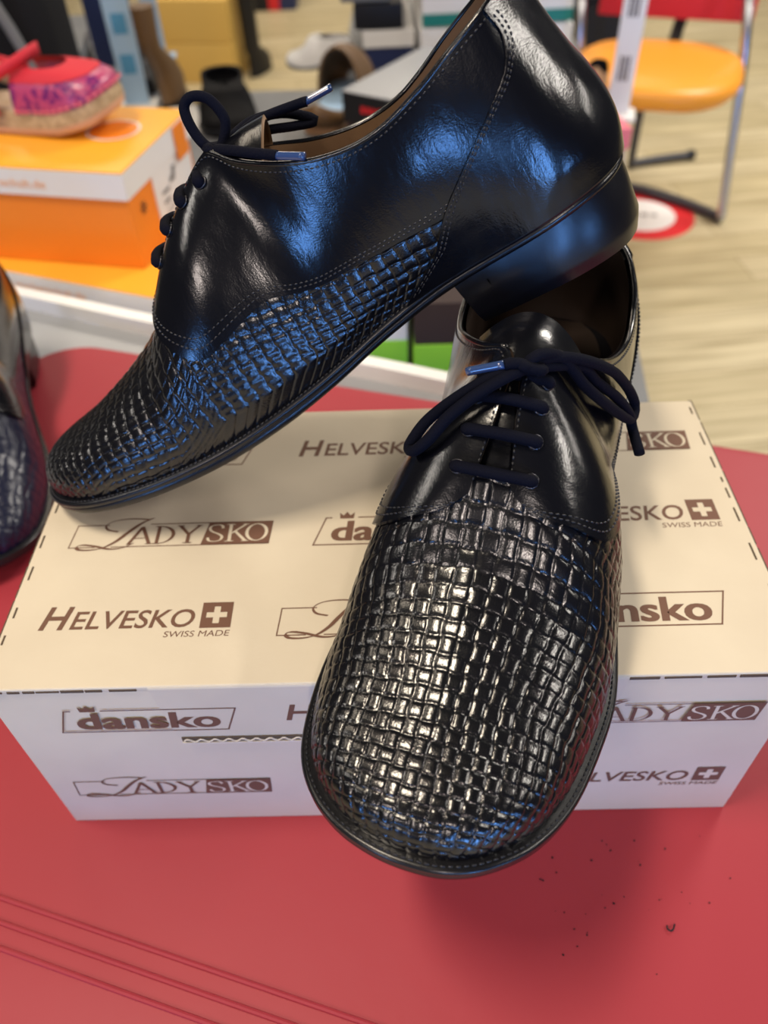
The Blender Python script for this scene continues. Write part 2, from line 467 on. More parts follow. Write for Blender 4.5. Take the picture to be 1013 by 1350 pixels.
    for k, (ex, ey) in enumerate(eye):
        ends = {}
        for sd in (1, -1):
            Sg, Tg = np.meshgrid(np.linspace(.48, .68, 160), np.linspace(.5, 1, 120), indexing='ij')
            p, n = LAST.PN(sd, Sg, Tg, gap=True)
            d = (p[..., 0]-ex)**2+(np.abs(p[..., 1])-ey)**2
            i = np.unravel_index(np.argmin(d), d.shape)
            c = p[i]+n[i]*1.5; nn = n[i]; ends[sd] = (c, nn)
            a = np.cross(nn, [0, 1.0, 0]); a /= np.linalg.norm(a); b = np.cross(nn, a)
            ringp = [c+nn*.25+(a*math.cos(q)+b*math.sin(q))*2.3 for q in np.linspace(0, 2*PI, 17)[:-1]]
            mb = MB(); mb.tube(ringp, .45, 6, closed=True)
            put('eyelet', mb.V, mb.F, 'eyelet')
        if k == 0 and laces is not None and laces.get('skip_top'): continue
        (a, na), (b, nb_) = ends[1], ends[-1]
        mid = (a+b)/2+(na+nb_)/2*3.6
        off = np.array([2.2, 0, -1.2])
        pts = spline([a-na*2.5+off*0, a+na*1.2, a*.72+b*.28+na*2.9, mid, a*.28+b*.72+nb_*2.9, b+nb_*1.2, b-nb_*2.5], 28)
        bars.tube(pts, 2.15, 10)
    lace = put('shoelace', bars.V, bars.F, 'lace')
    if laces:
        for L in laces.get('bow', []):
            put('lace_bow', *tube_mm(spline(L, 60), 2.0, 10), 'lace', lace)
        for a, b in laces.get('aglets', []):
            put('aglet', *tube_mm(spline([a, (np.array(a)+np.array(b))/2, b], 8), 1.55, 10), 'aglet', lace)
        if 'knot' in laces:
            k = np.array(laces['knot']); mb = MB()
            for q, (rx, ry) in enumerate(((5.2, 3.2), (4.4, 4.2))):
                ax = np.array([.75, 0, .66]); pts = [k+np.array([0, 1, 0])*rx*math.cos(w)*(1 if q == 0 else .3)+ax*ry*math.sin(w)+np.array([.3, 0, .6])*1.2*math.sin(2*w) for w in np.linspace(0, 2*PI, 25)[:-1]]
                mb.tube(pts, 2.1, 8, closed=True)
            put('lace_knot', mb.V, mb.F, 'lace', lace)
    # --- sole with welt, heel, underside
    def loop(inset, zfun, n=150, lo=0., hi=1.):
        out = []
        for sd, ss in ((1, np.linspace(0, 1, n)), (-1, np.linspace(1, 0, n)[1:-1])):
            p, nn = LAST.outline(sd, ss, np.full(len(ss), inset))
            out += [(x, y, float(z)) for (x, y), z in zip(p, zfun(p[:, 0]))]
        return out
    th = lambda x: np.interp(x, [0, 72, 110, 150, 282], [6.5, 6.5, 6.5, 7.5, 7.5])
    rings = [loop(9, lambda x: zf(x)), loop(1.3, lambda x: zf(x)+.2), loop(.4, lambda x: zf(x)-.3), loop(0, lambda x: zf(x)-1.2),
             loop(.1, lambda x: zf(x)-2.6), loop(.9, lambda x: zf(x)-3.1), loop(.5, lambda x: zf(x)-3.8), loop(.4, lambda x: zf(x)-th(x)+1.5), loop(1.3, lambda x: zf(x)-th(x)+.2), loop(2.4, lambda x: zf(x)-th(x))]
    mb = MB(); mb.loft([r for r in rings][::-1], cap=False)
    put('sole', mb.V, mb.F, 'sole', sharp=60)
    n2 = 298; base = rings[-1]
    V = list(base); F = []
    # underside as strips between the medial and lateral edge
    for i in range(149):
        a, b = i, i+1; c, d = (n2-i) % n2, (n2-i-1) % n2
        if a == 0: F.append((0, d, b))
        elif b == 149: F.append((a, c, 149))
        else: F.append((a, c, d, b))
    put('sole_underside', V, F, 'under', smooth=False)
    st = MB()
    for sd in (1, -1):
        ss = np.linspace(.3, 1, 400); p, nn = LAST.outline(sd, ss, np.full(400, 2.0))
        pp = np.concatenate([p, (zf(p[:, 0])+.35)[:, None]], 1)
        stitch_row(st, pp, np.tile([0, 0, 1.0], (400, 1)), 2.2, 1.5, .34)
    put('welt_stitching', st.V, st.F, 'stitch')
    # heel block
    hb = []
    s_end = {sd: float(np.interp(72, LAST.ol[sd][:, 0], np.linspace(0, 1, 600))) for sd in (1, -1)}
    for ins, zz in ((1.2, 1), (.9, .80), (1.0, .26), (1.8, .16), (3.4, .0)):
        r = []
        for sd, ss in ((-1, np.linspace(s_end[-1], 0, 60)), (1, np.linspace(0, s_end[1], 60)[1:])):
            p, nn = LAST.outline(sd, ss, np.full(len(ss), ins))
            r += [(x-(4*(1-zz) if x > 60 else 0), y, float(z)) for (x, y), z in zip(p, (zf(p[:, 0])-6.0)*zz)]
        # chamfered breast corners, slightly concave breast
        (x0, y0, z0), (x1, y1, z1) = r[-1], r[0]
        for q in np.linspace(0, 1, 12)[1:-1]:
            y = y0*(1-q)+y1*q; r.append((x0-2.2*math.sin(PI*q), y, z0*(1-q)+z1*q))
        hb.append(r)
    mb = MB(); mb.loft(hb[::-1])
    put('heel', mb.V, mb.F, 'sole', sharp=35)
    return root
def tube_mm(pts, r, n):
    mb = MB(); mb.tube([tuple(p) for p in pts], r, n); return mb.V, mb.F
def stitch_row(mb, P, N, pitch, length, r):
    d = np.concatenate([[0], np.cumsum(np.linalg.norm(np.diff(P, axis=0), axis=1))])
    k = pitch/2
    while k+length < d[-1]:
        c = [np.array([np.interp(q, d, P[:, i]) for i in range(3)]) for q in (k, k+length/2, k+length)]
        nn = np.array([np.interp(k, d, N[:, i]) for i in range(3)])
        t = c[2]-c[0]; L = np.linalg.norm(t)+1e-9; t /= L; b = np.cross(nn, t)
        V = []
        for q, rr in ((c[0], .45), (c[0]+t*L*.2, 1), (c[0]+t*L*.8, 1), (c[2], .45)):
            V += [q-b*r*rr-nn*.2, q-b*r*.6*rr+nn*r*rr, q+b*r*.6*rr+nn*r*rr, q+b*r*rr-nn*.2]
        F = []
        for i in range(3):
            for j in range(3): F.append((i*4+j, i*4+j+1, i*4+5+j, i*4+4+j))
        F += [(0, 1, 2, 3)[::-1], (12, 13, 14, 15)]
        mb.add([tuple(v) for v in V], F)
        k += pitch
# ------------------------------------------------------------------ more materials
ZB = .8747                                          # top of the shoe box above the floor; the red table top is at .75
MT['red'] = mat('red_board', (.35, .034, .048), .5, spec=.3)
noise_bump(MT['red'], 60, .10, .002, 4)
MT['card'] = vary(mat('cardboard', (.74, .58, .36), .75, spec=.25), (.64, .56, .43), (.70, .62, .48), 14, 5)
noise_bump(MT['card'], 260, .12, .0008, 4)
MT['print'] = mat('brown_print', (.16, .075, .045), .7)
MT['cut'] = mat('cut_edge_gap_shade', (.10, .07, .045), .9)  # raw cut edges, also painted shade of the lid gap and flap recess
MT['flute'] = mat('cardboard_flute', (.72, .66, .56), .8)
MT['white'] = mat('white_lacquer', (.80, .80, .80), .35)
MT['whitecard'] = mat('white_card', (.78, .77, .76), .6)
MT['grey'] = mat('grey_laminate', (.33, .34, .36), .4)
MT['midgrey'] = mat('grey_board', (.16, .165, .175), .45)
MT['orange'] = mat('orange_card', (.86, .235, .012), .5)
MT['amber'] = mat('amber_card', (.92, .42, .03), .45)
MT['orange_print'] = mat('orange_print', (.85, .40, .16), .6)
MT['greyprint'] = mat('grey_print', (.17, .16, .16), .6)
MT['black'] = mat('black_plastic', (.008, .008, .010), .5, spec=.35)
MT['blackcloth'] = mat('black_cloth', (.006, .006, .008), .85, spec=.2)
MT['felt'] = mat('black_suede', (.004, .004, .005), .8, spec=.15)
MT['redfabric'] = mat('red_fabric', (.60, .016, .035), .7)
MT['cork'] = vary(mat('cork', (.42, .30, .17), .8), (.34, .24, .13), (.50, .37, .22), 140, 3)
MT['crepe'] = mat('pale_rubber', (.62, .42, .30), .6)
MT['sock'] = vary(mat('suede_footbed', (.45, .34, .24), .85), (.40, .30, .20), (.52, .41, .30), 60, 3)
MT['yellowbox'] = mat('yellow_carton', (.62, .40, .10), .6)
MT['navycard'] = mat('navy_card', (.012, .022, .085), .5)
MT['teal'] = mat('teal_print', (.01, .20, .17), .5)
MT['green'] = mat('lime_green_card', (.26, .60, .03), .5)
MT['aubergine'] = mat('dark_brown_card', (.030, .014, .014), .6)
MT['paleblue'] = mat('pale_blue_print', (.42, .60, .80), .5)
MT['blueprint'] = mat('blue_print', (.10, .33, .56), .5)
MT['pink'] = mat('pink_card', (.80, .20, .26), .6)
MT['tan'] = mat('tan_leather', (.36, .20, .10), .5)
MT['brown'] = mat('brown_leather', (.14, .075, .03), .45)
MT['chrome'] = mat('satin_chrome', (.50, .51, .54), .28, metal=1)
MT['darkmetal'] = mat('dark_steel', (.07, .07, .08), .4, metal=.6)
MT['seat'] = mat('orange_seat_vinyl', (.86, .34, .03), .38)
MT['stickerred'] = mat('red_vinyl', (.62, .014, .02), .45)
MT['brass'] = mat('brass', (.7, .5, .18), .3, metal=1)
m = MT['floral'] = mat('magenta_floral_leather', (.42, .05, .14), .32)
tc = nd(m, 'ShaderNodeTexCoord'); vo = nd(m, 'ShaderNodeTexVoronoi', Scale=30.0); vo.feature = 'F1'
nz = nd(m, 'ShaderNodeTexNoise', Scale=60.0); mx = nd(m, 'ShaderNodeMixRGB'); mx.inputs[0].default_value = .12
lk(m, tc, 'Object', mx, 'Color1'); lk(m, tc, 'Object', nz, 'Vector'); lk(m, nz, 'Color', mx, 'Color2'); lk(m, mx, 'Color', vo, 'Vector')
cr = nd(m, 'ShaderNodeValToRGB'); e = cr.color_ramp.elements
e[0].position = .0; e[0].color = (.10, .01, .12, 1); e[1].position = .42; e[1].color = (.46, .06, .16, 1)
e2 = e.new(.34); e2.color = (.20, .02, .14, 1)
lk(m, vo, 'Distance', cr, 'Fac'); lk(m, cr, 'Color', bsdf(m), 'Base Color')
# pale oak laminate floor
m = MT['floor'] = mat('oak_laminate', (.5, .4, .25), .5, spec=.3)
tc = nd(m, 'ShaderNodeTexCoord'); mp = nd(m, 'ShaderNodeMapping'); mp.inputs['Rotation'].default_value = (0, 0, math.radians(-6))
lk(m, tc, 'Object', mp, 'Vector')
bt = nd(m, 'ShaderNodeTexBrick', Scale=1.0); bt.inputs['Brick Width'].default_value = 1.2; bt.inputs['Row Height'].default_value = .13
bt.inputs['Mortar Size'].default_value = .0015; bt.inputs['Color1'].default_value = (.60, .53, .36, 1); bt.inputs['Color2'].default_value = (.50, .43, .265, 1); bt.inputs['Mortar'].default_value = (.25, .19, .10, 1)
lk(m, mp, 'Vector', bt, 'Vector')
mp2 = nd(m, 'ShaderNodeMapping'); mp2.inputs['Scale'].default_value = (1.2, 16, 1); lk(m, mp, 'Vector', mp2, 'Vector')
nz = nd(m, 'ShaderNodeTexNoise', Scale=2.0, Detail=5); lk(m, mp2, 'Vector', nz, 'Vector')
cr = nd(m, 'ShaderNodeValToRGB'); cr.color_ramp.elements[0].position = .3; cr.color_ramp.elements[0].color = (.62, .58, .50, 1); cr.color_ramp.elements[1].position = .7; cr.color_ramp.elements[1].color = (1.08, 1.06, 1.02, 1)
lk(m, nz, 'Fac', cr, 'Fac'); mm = nd(m, 'ShaderNodeMixRGB', blend_type='MULTIPLY'); mm.inputs[0].default_value = 1
lk(m, bt, 'Color', mm, 'Color1'); lk(m, cr, 'Color', mm, 'Color2'); lk(m, mm, 'Color', bsdf(m), 'Base Color')

# ------------------------------------------------------------------ the shop floor
fl = MB().add([(-6, -4, 0), (6, -4, 0), (6, 10, 0), (-6, 10, 0)], [(0, 1, 2, 3)]).build('floor', MT['floor'])
fl['kind'] = 'structure'
MT['wall'] = mat('white_wall_paint', (.70, .69, .66), .8)
wl = MB().box((0, 8.05, 1.5), (12, .1, 3.0)).build('wall_back', MT['wall']); wl['kind'] = 'structure'

# ------------------------------------------------------------------ display table with red board
A17 = math.radians(-17.1); O2 = np.array([-.008, .354])
EX = np.array([math.cos(A17), math.sin(A17)]); EY = np.array([-math.sin(A17), math.cos(A17)])
def tp(u, v): return O2+EX*u+EY*v
def prism(mb, poly, z0, z1):
    n = len(poly); V = [(p[0], p[1], z0) for p in poly]+[(p[0], p[1], z1) for p in poly]
    F = [tuple(range(n))[::-1], tuple(range(n, 2*n))]+[(i, (i+1) % n, n+(i+1) % n, n+i) for i in range(n)]
    mb.add(V, F); return mb
def rrect(u0, u1, v0, v1, r, n=10):
    out = []
    for cu, cv, a0 in ((u1-r, v1-r, 0), (u0+r, v1-r, 90), (u0+r, v0+r, 180), (u1-r, v0+r, 270)):
        for k in range(n+1):
            a = math.radians(a0+90*k/n); out.append((cu+r*math.cos(a), cv+r*math.sin(a)))
    return out
table = empty('display_table', (0, .15, 0), label='grey and white display table carrying the red board', cat='table')
def tchild(mb, nm, mt, par, off=(0, .15, 0), **kw):
    mb.V = [(x-off[0], y-off[1], z-off[2]) for x, y, z in mb.V]; return mb.build(nm, MT[mt], par, **kw)
rimL = [(-.95, .760), (-.358, .5195), (-.22, .4635), (-.024, .3885), (.06, .3545)]
front_r = [tuple(tp(.16, -.02)), tuple(tp(.16, -.50)), tuple(tp(-.85, -.50))]
mb = prism(MB(), [(-.95, .760), (-.358, .5195), (-.22, .4635), (-.024, .3885), (.06, .3545)][::-1]+[tuple(tp(-.85, -.50)), tuple(tp(.62, -.50)), tuple(tp(.62, -.012)), tuple(tp(.2, -.008))], .715, .738)
tchild(mb, 'tabletop', 'grey', table)
mb = MB()
for w0, w1, z in ((0, .013, .751),):
    pts = spline(rimL, 40); d = np.gradient(pts, axis=0); d /= np.linalg.norm(d, axis=1, keepdims=True); nn = np.stack([-d[:, 1], d[:, 0]], 1)
    prism(mb, [tuple(p) for p in pts]+[tuple(p) for p in (pts+nn*.013)[::-1]], .712, .753)
tchild(mb, 'rim', 'white', table)
mb = MB()
for u in (-.75, .52):
    for v in (-.44, -.07):
        c = tp(u, v); mb2 = MB().box((c[0], c[1], .3575), (.05, .05, .715), A17, .004); tchild(mb2, 'leg', 'white', table)
# red board: rounded corners, eased edge, three pressed ribs along the front
bo = empty('red_board', (0, .12, .738), label='red board with rounded corners and three raised ribs under the shoe box', cat='board')
mb = MB(); rings = []
for ins, z in ((.004, .7386), (.0, .741), (.0, .7465), (.0015, .7492), (.005, .75)):
    rings.append([(*tp(u, v), z) for u, v in rrect(-.312+ins, .60-ins, -.478+ins, -ins, .05)])
mb.loft(rings)
tchild(mb, 'panel', 'red', bo, (0, .12, .738), smooth=True, sharp=30)
for v in (-.427, -.4365, -.446):
    mb = MB(); P = [(*tp(u, v), .7503) for u in np.linspace(-.27, .55, 30)]
    mb.tube(P, .0013, 8); tchild(mb, 'rib', 'red', bo, (0, .12, .738), smooth=True)

# ------------------------------------------------------------------ lettering for printed marks
def text_mesh(body, w, h, shear=0., bold=0.):
    cu = bpy.data.curves.new('txt', 'FONT'); cu.body = body; cu.size = 1; cu.offset = bold; cu.resolution_u = 4
    o = bpy.data.objects.new('txt', cu)
    me = o.to_mesh()
    V = np.array([v.co[:] for v in me.vertices]); F = [tuple(p.vertices) for p in me.polygons]
    o.to_mesh_clear(); bpy.data.objects.remove(o); bpy.data.curves.remove(cu)
    lo, hi = V.min(0), V.max(0)
    V = (V[:, :2]-lo[:2])/(hi-lo)[:2]*np.array([w, h]); V[:, 0] += shear*V[:, 1]
    return V, F
class Flat:
    """flat print in (x, y, layer) millimetres"""
    def __init__(s): s.V = []; s.F = []; s.V2 = []; s.F2 = []
    def add(s, V, F, layer=0, light=False):
        TV, TF = (s.V2, s.F2) if light else (s.V, s.F)
        s.k = getattr(s, 'k', 0)+1; layer = layer+.03*s.k
        n = len(TV); TV += [(p[0], p[1], layer) for p in V]; TF += [tuple(i+n for i in f) for f in F]
    def text(s, body, x, y, w, h, shear=0., bold=0., layer=0, light=False):
        V, F = text_mesh(body, w, h, shear, bold); s.add(V+np.array([x, y]), F, layer, light)
    def poly(s, pts, layer=0, light=False): s.add(pts, [tuple(range(len(pts)))], layer, light)
    def line(s, pts, w, closed=False, layer=0):
        P = list(pts)+([pts[0]] if closed else [])
        for (x0, y0), (x1, y1) in zip(P[:-1], P[1:]):
            d = math.hypot(x1-x0, y1-y0); tx, ty = (x1-x0)/d*w/2, (y1-y0)/d*w/2
            s.poly([(x0-tx-ty, y0-ty+tx), (x0-tx+ty, y0-ty-tx), (x1+tx+ty, y1+ty-tx), (x1+tx-ty, y1+ty+tx)], layer)
    def nib(s, pts, vx, vy, layer=0, light=False):
        """broad-nib pen stroke"""
        for (x0, y0), (x1, y1) in zip(pts[:-1], pts[1:]):
            q = [(x0-vx, y0-vy), (x0+vx, y0+vy), (x1+vx, y1+vy), (x1-vx, y1-vy)]
            a = sum(q[i][0]*q[(i+1) % 4][1]-q[(i+1) % 4][0]*q[i][1] for i in range(4))
            if abs(a) > 1e-6: s.poly(q if a > 0 else q[::-1], layer, light)
            d = math.hypot(x1-x0, y1-y0)+1e-9; nx, ny = -(y1-y0)/d*.22, (x1-x0)/d*.22
            s.poly([(x0-nx, y0-ny), (x1-nx, y1-ny), (x1+nx, y1+ny), (x0+nx, y0+ny)], layer, light)
def ell(cx, cy, rx, ry, a0, a1, n=18): return [(cx+rx*math.cos(math.radians(a0+(a1-a0)*k/n)), cy+ry*math.sin(math.radians(a0+(a1-a0)*k/n))) for k in range(n+1)]
def serif(fl, ch, x, y, w, h, light=False, layer=0):
    X = lambda a: x+a*w
    Y = lambda b: y+b*h
    v = w*.075; t = .12
    S = dict(
        A=[[(.05, 0), (.5, 1)], [(.5, 1), (.93, 0)], [(.2, .33), (.76, .33)], [(-.02, 0), (.16, 0)], [(.78, 0), (1.04, 0)]],
        D=[[(.2, 0), (.2, 1)], ('e', .22, .5, .66, .5, -90, 90), [(.02, 0), (.3, 0)], [(.02, 1), (.3, 1)]],
        Y=[[(.08, 1), (.5, .48)], [(.92, 1), (.5, .48)], [(.5, .5), (.5, 0)], [(-.04, 1), (.24, 1)], [(.78, 1), (1.02, 1)], [(.33, 0), (.67, 0)]],
        S=[('p', [(.86, .78), (.80, .95), (.5, 1.0), (.2, .92), (.14, .74), (.32, .58), (.66, .44), (.88, .28), (.80, .08), (.5, 0), (.18, .05), (.10, .24)])],
        K=[[(.2, 0), (.2, 1)], [(.9, 1), (.24, .44)], [(.42, .58), (.94, 0)], [(.02, 0), (.38, 0)], [(.02, 1), (.38, 1)], [(.76, 1), (1.0, 1)], [(.78, 0), (1.06, 0)]],
        O=[('e', .5, .5, .46, .5, 0, 360)])[ch]
    for st in S:
        if st[0] == 'e': pts = [(X(a), Y(b)) for a, b in ell(*st[1:], n=26)]
        elif st[0] == 'p': pts = [(X(a), Y(b)) for a, b in spline(st[1], 24)]
        else: pts = [(X(a), Y(b)) for a, b in st]
        fl.nib(pts, v, t, layer, light)
def logo_helvesko(x, y, flip=0):
    f = Flat()
    f.text('H', x, y, 10.2, 12.3, .22, .02); f.text('ELVESKO', x+13.2, y, 52, 9.6, .16, .012)
    x0, y0 = x+68.6, y-.6
    f.poly([(x0, y0), (x0+13.2, y0), (x0+13.2, y0+13.4), (x0, y0+13.4)])
    cx, cy = x0+6.6, y0+6.7
    f.poly([(cx-1.35, cy-4.4), (cx+1.35, cy-4.4), (cx+1.35, cy+4.4), (cx-1.35, cy+4.4)], 1, True)
    f.poly([(cx-4.4, cy-1.35), (cx+4.4, cy-1.35), (cx+4.4, cy+1.35), (cx-4.4, cy+1.35)], 1, True)
    f.text('SWISS MADE', x+54, y-4.9, 27.5, 3.0, .14, 0)
    return f
def logo_ladysko(x, y):
    f = Flat(); w, h = 93, 14
    f.line([(x+12, y), (x, y), (x+1.2, y+h), (x+16, y+h)], .55)
    f.line([(x+36, y+h), (x+w+1, y+h), (x+w, y), (x+20, y)], .55)
    P = spline([(21, 9.6), (16, 11), (14.6, 14), (18.5, 16.8), (26, 17.8), (34, 17.2)], 34)
    f.nib([(x+a, y+b) for a, b in P], .45, .35)
    P = spline([(36, 17.8), (31, 14.5), (26, 9), (21.5, 3.5), (16, -.5), (10, -1.7), (5, -1.3), (3.6, .4), (6, 1.6), (12, .7), (19, -1.3), (25, -.8), (30, 2)], 60)
    f.nib([(x+a, y+b) for a, b in P[:26]], 1.25, .25); f.nib([(x+a, y+b) for a, b in P[25:]], .6, .4)
    for ch, a, ww in (('A', 27, 11), ('D', 38.5, 10.5), ('Y', 49.5, 11)): serif(f, ch, x+a, y+1.4, ww, 10.8)
    f.poly([(x+61.5, y), (x+w, y), (x+w+1, y+h), (x+64, y+h)])
    for ch, a, ww in (('S', 63.5, 8.5), ('K', 72.5, 10.2), ('O', 82, 10)): serif(f, ch, x+a, y+1.6, ww, 10.6, True, 1)
    return f
def logo_dansko(x, y):
    f = Flat(); w, h, l = 71, 17, 5.5
    f.line([(x+8, y+h), (x+l, y+h), (x, y), (x+w, y), (x+w+l, y+h), (x+21, y+h)], .7)
    for dx in (-.38, .38): f.text('dansko', x+8.0+dx, y+2.0, 60, 12.8, .10, .016)
    c = x+15.5; f.poly([(c-3.4, y+h-.6), (c+3.0, y+h-.6), (c+3.6, y+h+3.4), (c+1.5, y+h+1.4), (c-.1, y+h+3.8), (c-1.8, y+h+1.4), (c-3.6, y+h+3.2)])
    return f

# ------------------------------------------------------------------ the shoe box
BW, BD, BH = .33, .1715, .1247
sb = empty('shoe_box', (0, BD/2, .75), label='long cardboard shoe box printed with brown logos under the pair of black shoes', cat='box')
def bchild(mb, nm, mt, **kw): return tchild(mb, nm, mt, sb, (0, BD/2, .75), **kw)
bchild(MB().box((0, BD/2, .75+(BH-.003)/2), (BW-.0006, BD-.0006, BH-.0030), 0, .0008), 'body', 'card', smooth=True)
lid = bchild(MB().box((0, BD/2, ZB-.0016), (BW, BD, .0032), 0, .0009), 'lid', 'card', smooth=True)
FX0, FX1 = -.0965, .0925
mb = MB(); V = []
prof = [(-.0001, -.0006), (-.0004, -.0016), (-.0004, -.0395), (.0015, -.0395), (.0015, -.0008)]
n = len(prof)
V = [(FX0-.001+(.004 if z < -.03 else 0), y, ZB+z) for y, z in prof]+[(FX1+.001-(.004 if z < -.03 else 0), y, ZB+z) for y, z in prof]
F = [tuple(range(n)), tuple(range(n, 2*n))[::-1]]+[(i, n+i, n+(i+1) % n, (i+1) % n) for i in range(n)]
bchild(MB().add(V, F), 'lid_flap', 'card')
# slot under the flap: dark strip painted for the recess shade, wavy flute showing
mb = MB().box((-.002, -.0004, ZB-.0412), (.180, .0012, .0034)); bchild(mb, 'slot_shade', 'cut')
mb = MB(); P = [(-.091+.178*k/150, -.0014, ZB-.0413+.0011*math.sin(k*1.25)) for k in range(151)]
mb.tube(P, .00035, 5); mb.box((-.002, -.0011, ZB-.0431), (.180, .0012, .0007)); bchild(mb, 'flute', 'flute')
# broken dark lines: painted gap shade in front, raw edges on the worn sides
mb = MB(); x = -BW/2+.001
while x < BW/2-.004:
    L = random.uniform(.004, .016)
    if x+L < FX0 or x > FX1: mb.box((x+L/2, .0002, ZB-.0018), (L, .0012, random.uniform(.0008, .0016)))
    x += L+random.uniform(.0005, .003)
for sx in (-1, 1):
    y = .004
    while y < BD-.004:
        L = random.uniform(.004, .018)
        mb.box((sx*(BW/2-.0006), y+L/2, ZB-.0011), (.0020, L, .0018)); y += L+random.uniform(.0004, .0025)
    y = .006
    while y < BD-.01:
        L = random.uniform(.003, .010)
        mb.box((sx*(BW/2-.0022-random.uniform(0, .0009)), y+L/2, ZB-.0001), (.0008, L, .0006)); y += L+random.uniform(.004, .016)
bchild(mb, 'gap_shade_and_cut_edge', 'cut')
def put_print(f, face, hi_row=False):
    def T(p):
        x, y, l = p
        if face == 'top': return (x*.001, y*.001-BD/2, BH+.00008+l*.00003)
        fl_ = -.0004 if hi_row else .0002
        return (x*.001, -BD/2-.00010+fl_-l*.00003, BH+y*.001)
    o = mesh('printed_logo', [T(p) for p in f.V], f.F, MT['print'], sb, False)
    if f.V2: mesh('printed_logo_cutout', [T(p) for p in f.V2], f.F2, MT['card'], o, False)
for fn, x, y in ((logo_helvesko, -149.7, 28.6), (logo_ladysko, -48, 23.2), (logo_dansko, 65.5, 23.6), (logo_ladysko, -149.3, 75.2), (logo_dansko, -35.5, 73.2), (logo_helvesko, 72, 83.2),
                 (logo_dansko, -146, 130), (logo_helvesko, -46.3, 134.6), (logo_ladysko, 60.5, 132.4)): put_print(fn(x, y), 'top')
for fn, x, y in ((logo_dansko, -141.6, -33.6), (logo_helvesko, -45.2, -27.4), (logo_ladysko, 59.5, -35.6), (logo_ladysko, -153.5, -95.2), (logo_dansko, -38, -97), (logo_helvesko, 71.5, -92.6)): put_print(fn(x, y), 'front', y > -50)

# ------------------------------------------------------------------ the shoes
def worn_collar(V):
    # the heel of the other shoe presses the back of the collar down a little
    V = V.copy(); V[:, 2] -= 9*np.clip((V[:, 2]-50)/50, 0, 1)*np.interp(V[:, 0], [60, 115], [1, 0]); return V
def pulled_back(V):
    # this upper sits a few millimetres further back on its sole
    V = V.copy(); h = np.clip((V[:, 2]-zf(V[:, 0]))/12, 0, 1)
    V[:, 2] += .05*np.maximum(V[:, 2]-32, 0)*np.interp(V[:, 0], [170, 240], [1, .4])
    V[:, 0] += h*np.interp(V[:, 0], [5, 17, 36, 71, 144, 185, 207, 249, 277], [-.5, -3.5, -8, -8, -11, -8.5, -6.5, -2, 0]); return V
bowA = [(150.5,-2.3,112.8),(147.7,-5.9,116.4),(141.4,-10.7,112.8),(137.7,-14.9,106.5),(134.1,-20.4,96.5),(127.2,-27,85),(112.9,-35.5,67.5),(104,-38.5,60.7),(98.0,-38.5,63.8),(104,-34.1,76.8),(119.8,-27.2,94.2),(133.7,-18.1,107),(143.4,-9.3,113),(150.5,-2.9,113.1)]
bowB = [(150.8,-3,111.8),(143.9,-9.6,109.8),(131.4,-18.3,102.2),(125.1,-23.6,92),(114,-32,77),(107,-37,65),(106.5,-39.5,57),(117,-43.5,53.5)]
bowC = [(151.6,-2.1,113.2),(154.3,2.5,112.8),(157.2,10.1,107.5),(159.7,17.5,100.5),(162.2,24.2,92.4),(165.4,27.6,86.5),(167.2,29,82.5),(170.8,26.6,84.5),(170.5,21.9,91),(166.3,16.8,99),(161.9,9.6,106.7),(157,1.9,112.2),(152,-2.2,112.6)]
bowD = [(151.5,-3,114.0),(153,-.5,115.6),(154.4,3,115.4)]
near_laces = dict(bow=[bowA, bowB, bowC, bowD], aglets=[((154.4, 3, 115.4), (155.0, 14, 110.5))], knot=(150.0, -2.6, 112.2))
near = derby('derby_shoe', False, (1.053, 1.125, .978), laces=near_laces, warp=worn_collar, lining='brown_lining',
             label='black woven shoe pointing at the viewer, flat on the cardboard box')
near.location = (.0950, .2025, ZB+.0012); near.rotation_euler = (0, 0, math.radians(-108.4))
top_laces = dict(
    bow=[[(137.8,1,109.5),(133.5,0,112),(129.3,-1,118),(130.7,-2,126.5),(135.4,-2,130.6),(139.8,-2,129.5),(141.5,-1,124.5),(141.4,0,117),(139.2,1,110.3)],
         [(137,-2,110),(132,-6,109),(125.3,-10,110),(118,-14,109.5),(104.1,-16,106.4),(102,-16,105.7)],
         [(138,2,110.5),(135.2,7,110.6),(130,13,108.6),(123.6,19,105.4),(116,23.5,101),(114.2,24.5,99.9)],
         [(137,-2,110),(132,-8,110.5),(123.9,-17,110.5),(114.3,-26,106),(106.2,-30,98.5),(105.6,-30,96),(112.9,-28,99),(123.6,-20,105),(133.8,-9,109.5)]],
    aglets=[((102.6,-16,105.9),(91.6,-18,105.1)), ((114.8,24.3,100.2),(105.2,28.2,95.2))], knot=(137.5, 0, 110.2))
top = derby('derby_shoe', True, (1.053, .8857, .8862), laces=top_laces, warp=pulled_back,
            label='black woven shoe tilted across the box, its heel propped on the other shoe')
top.location = (.1044, .1314, .1252+ZB); top.rotation_euler = (math.radians(8.9), math.radians(27.08), math.radians(183.44))
navy = derby('derby_shoe', True, (1.035, 1.035, 1.035), weave=(9, 9.5), woven='navy', res=(260, 80), amp=1.0,
             label='blurred navy shoe with a wide weave, standing left of the cardboard box')
navy.location = (-.342, .433, .7502); navy.rotation_euler = (0, 0, math.radians(-75.2))

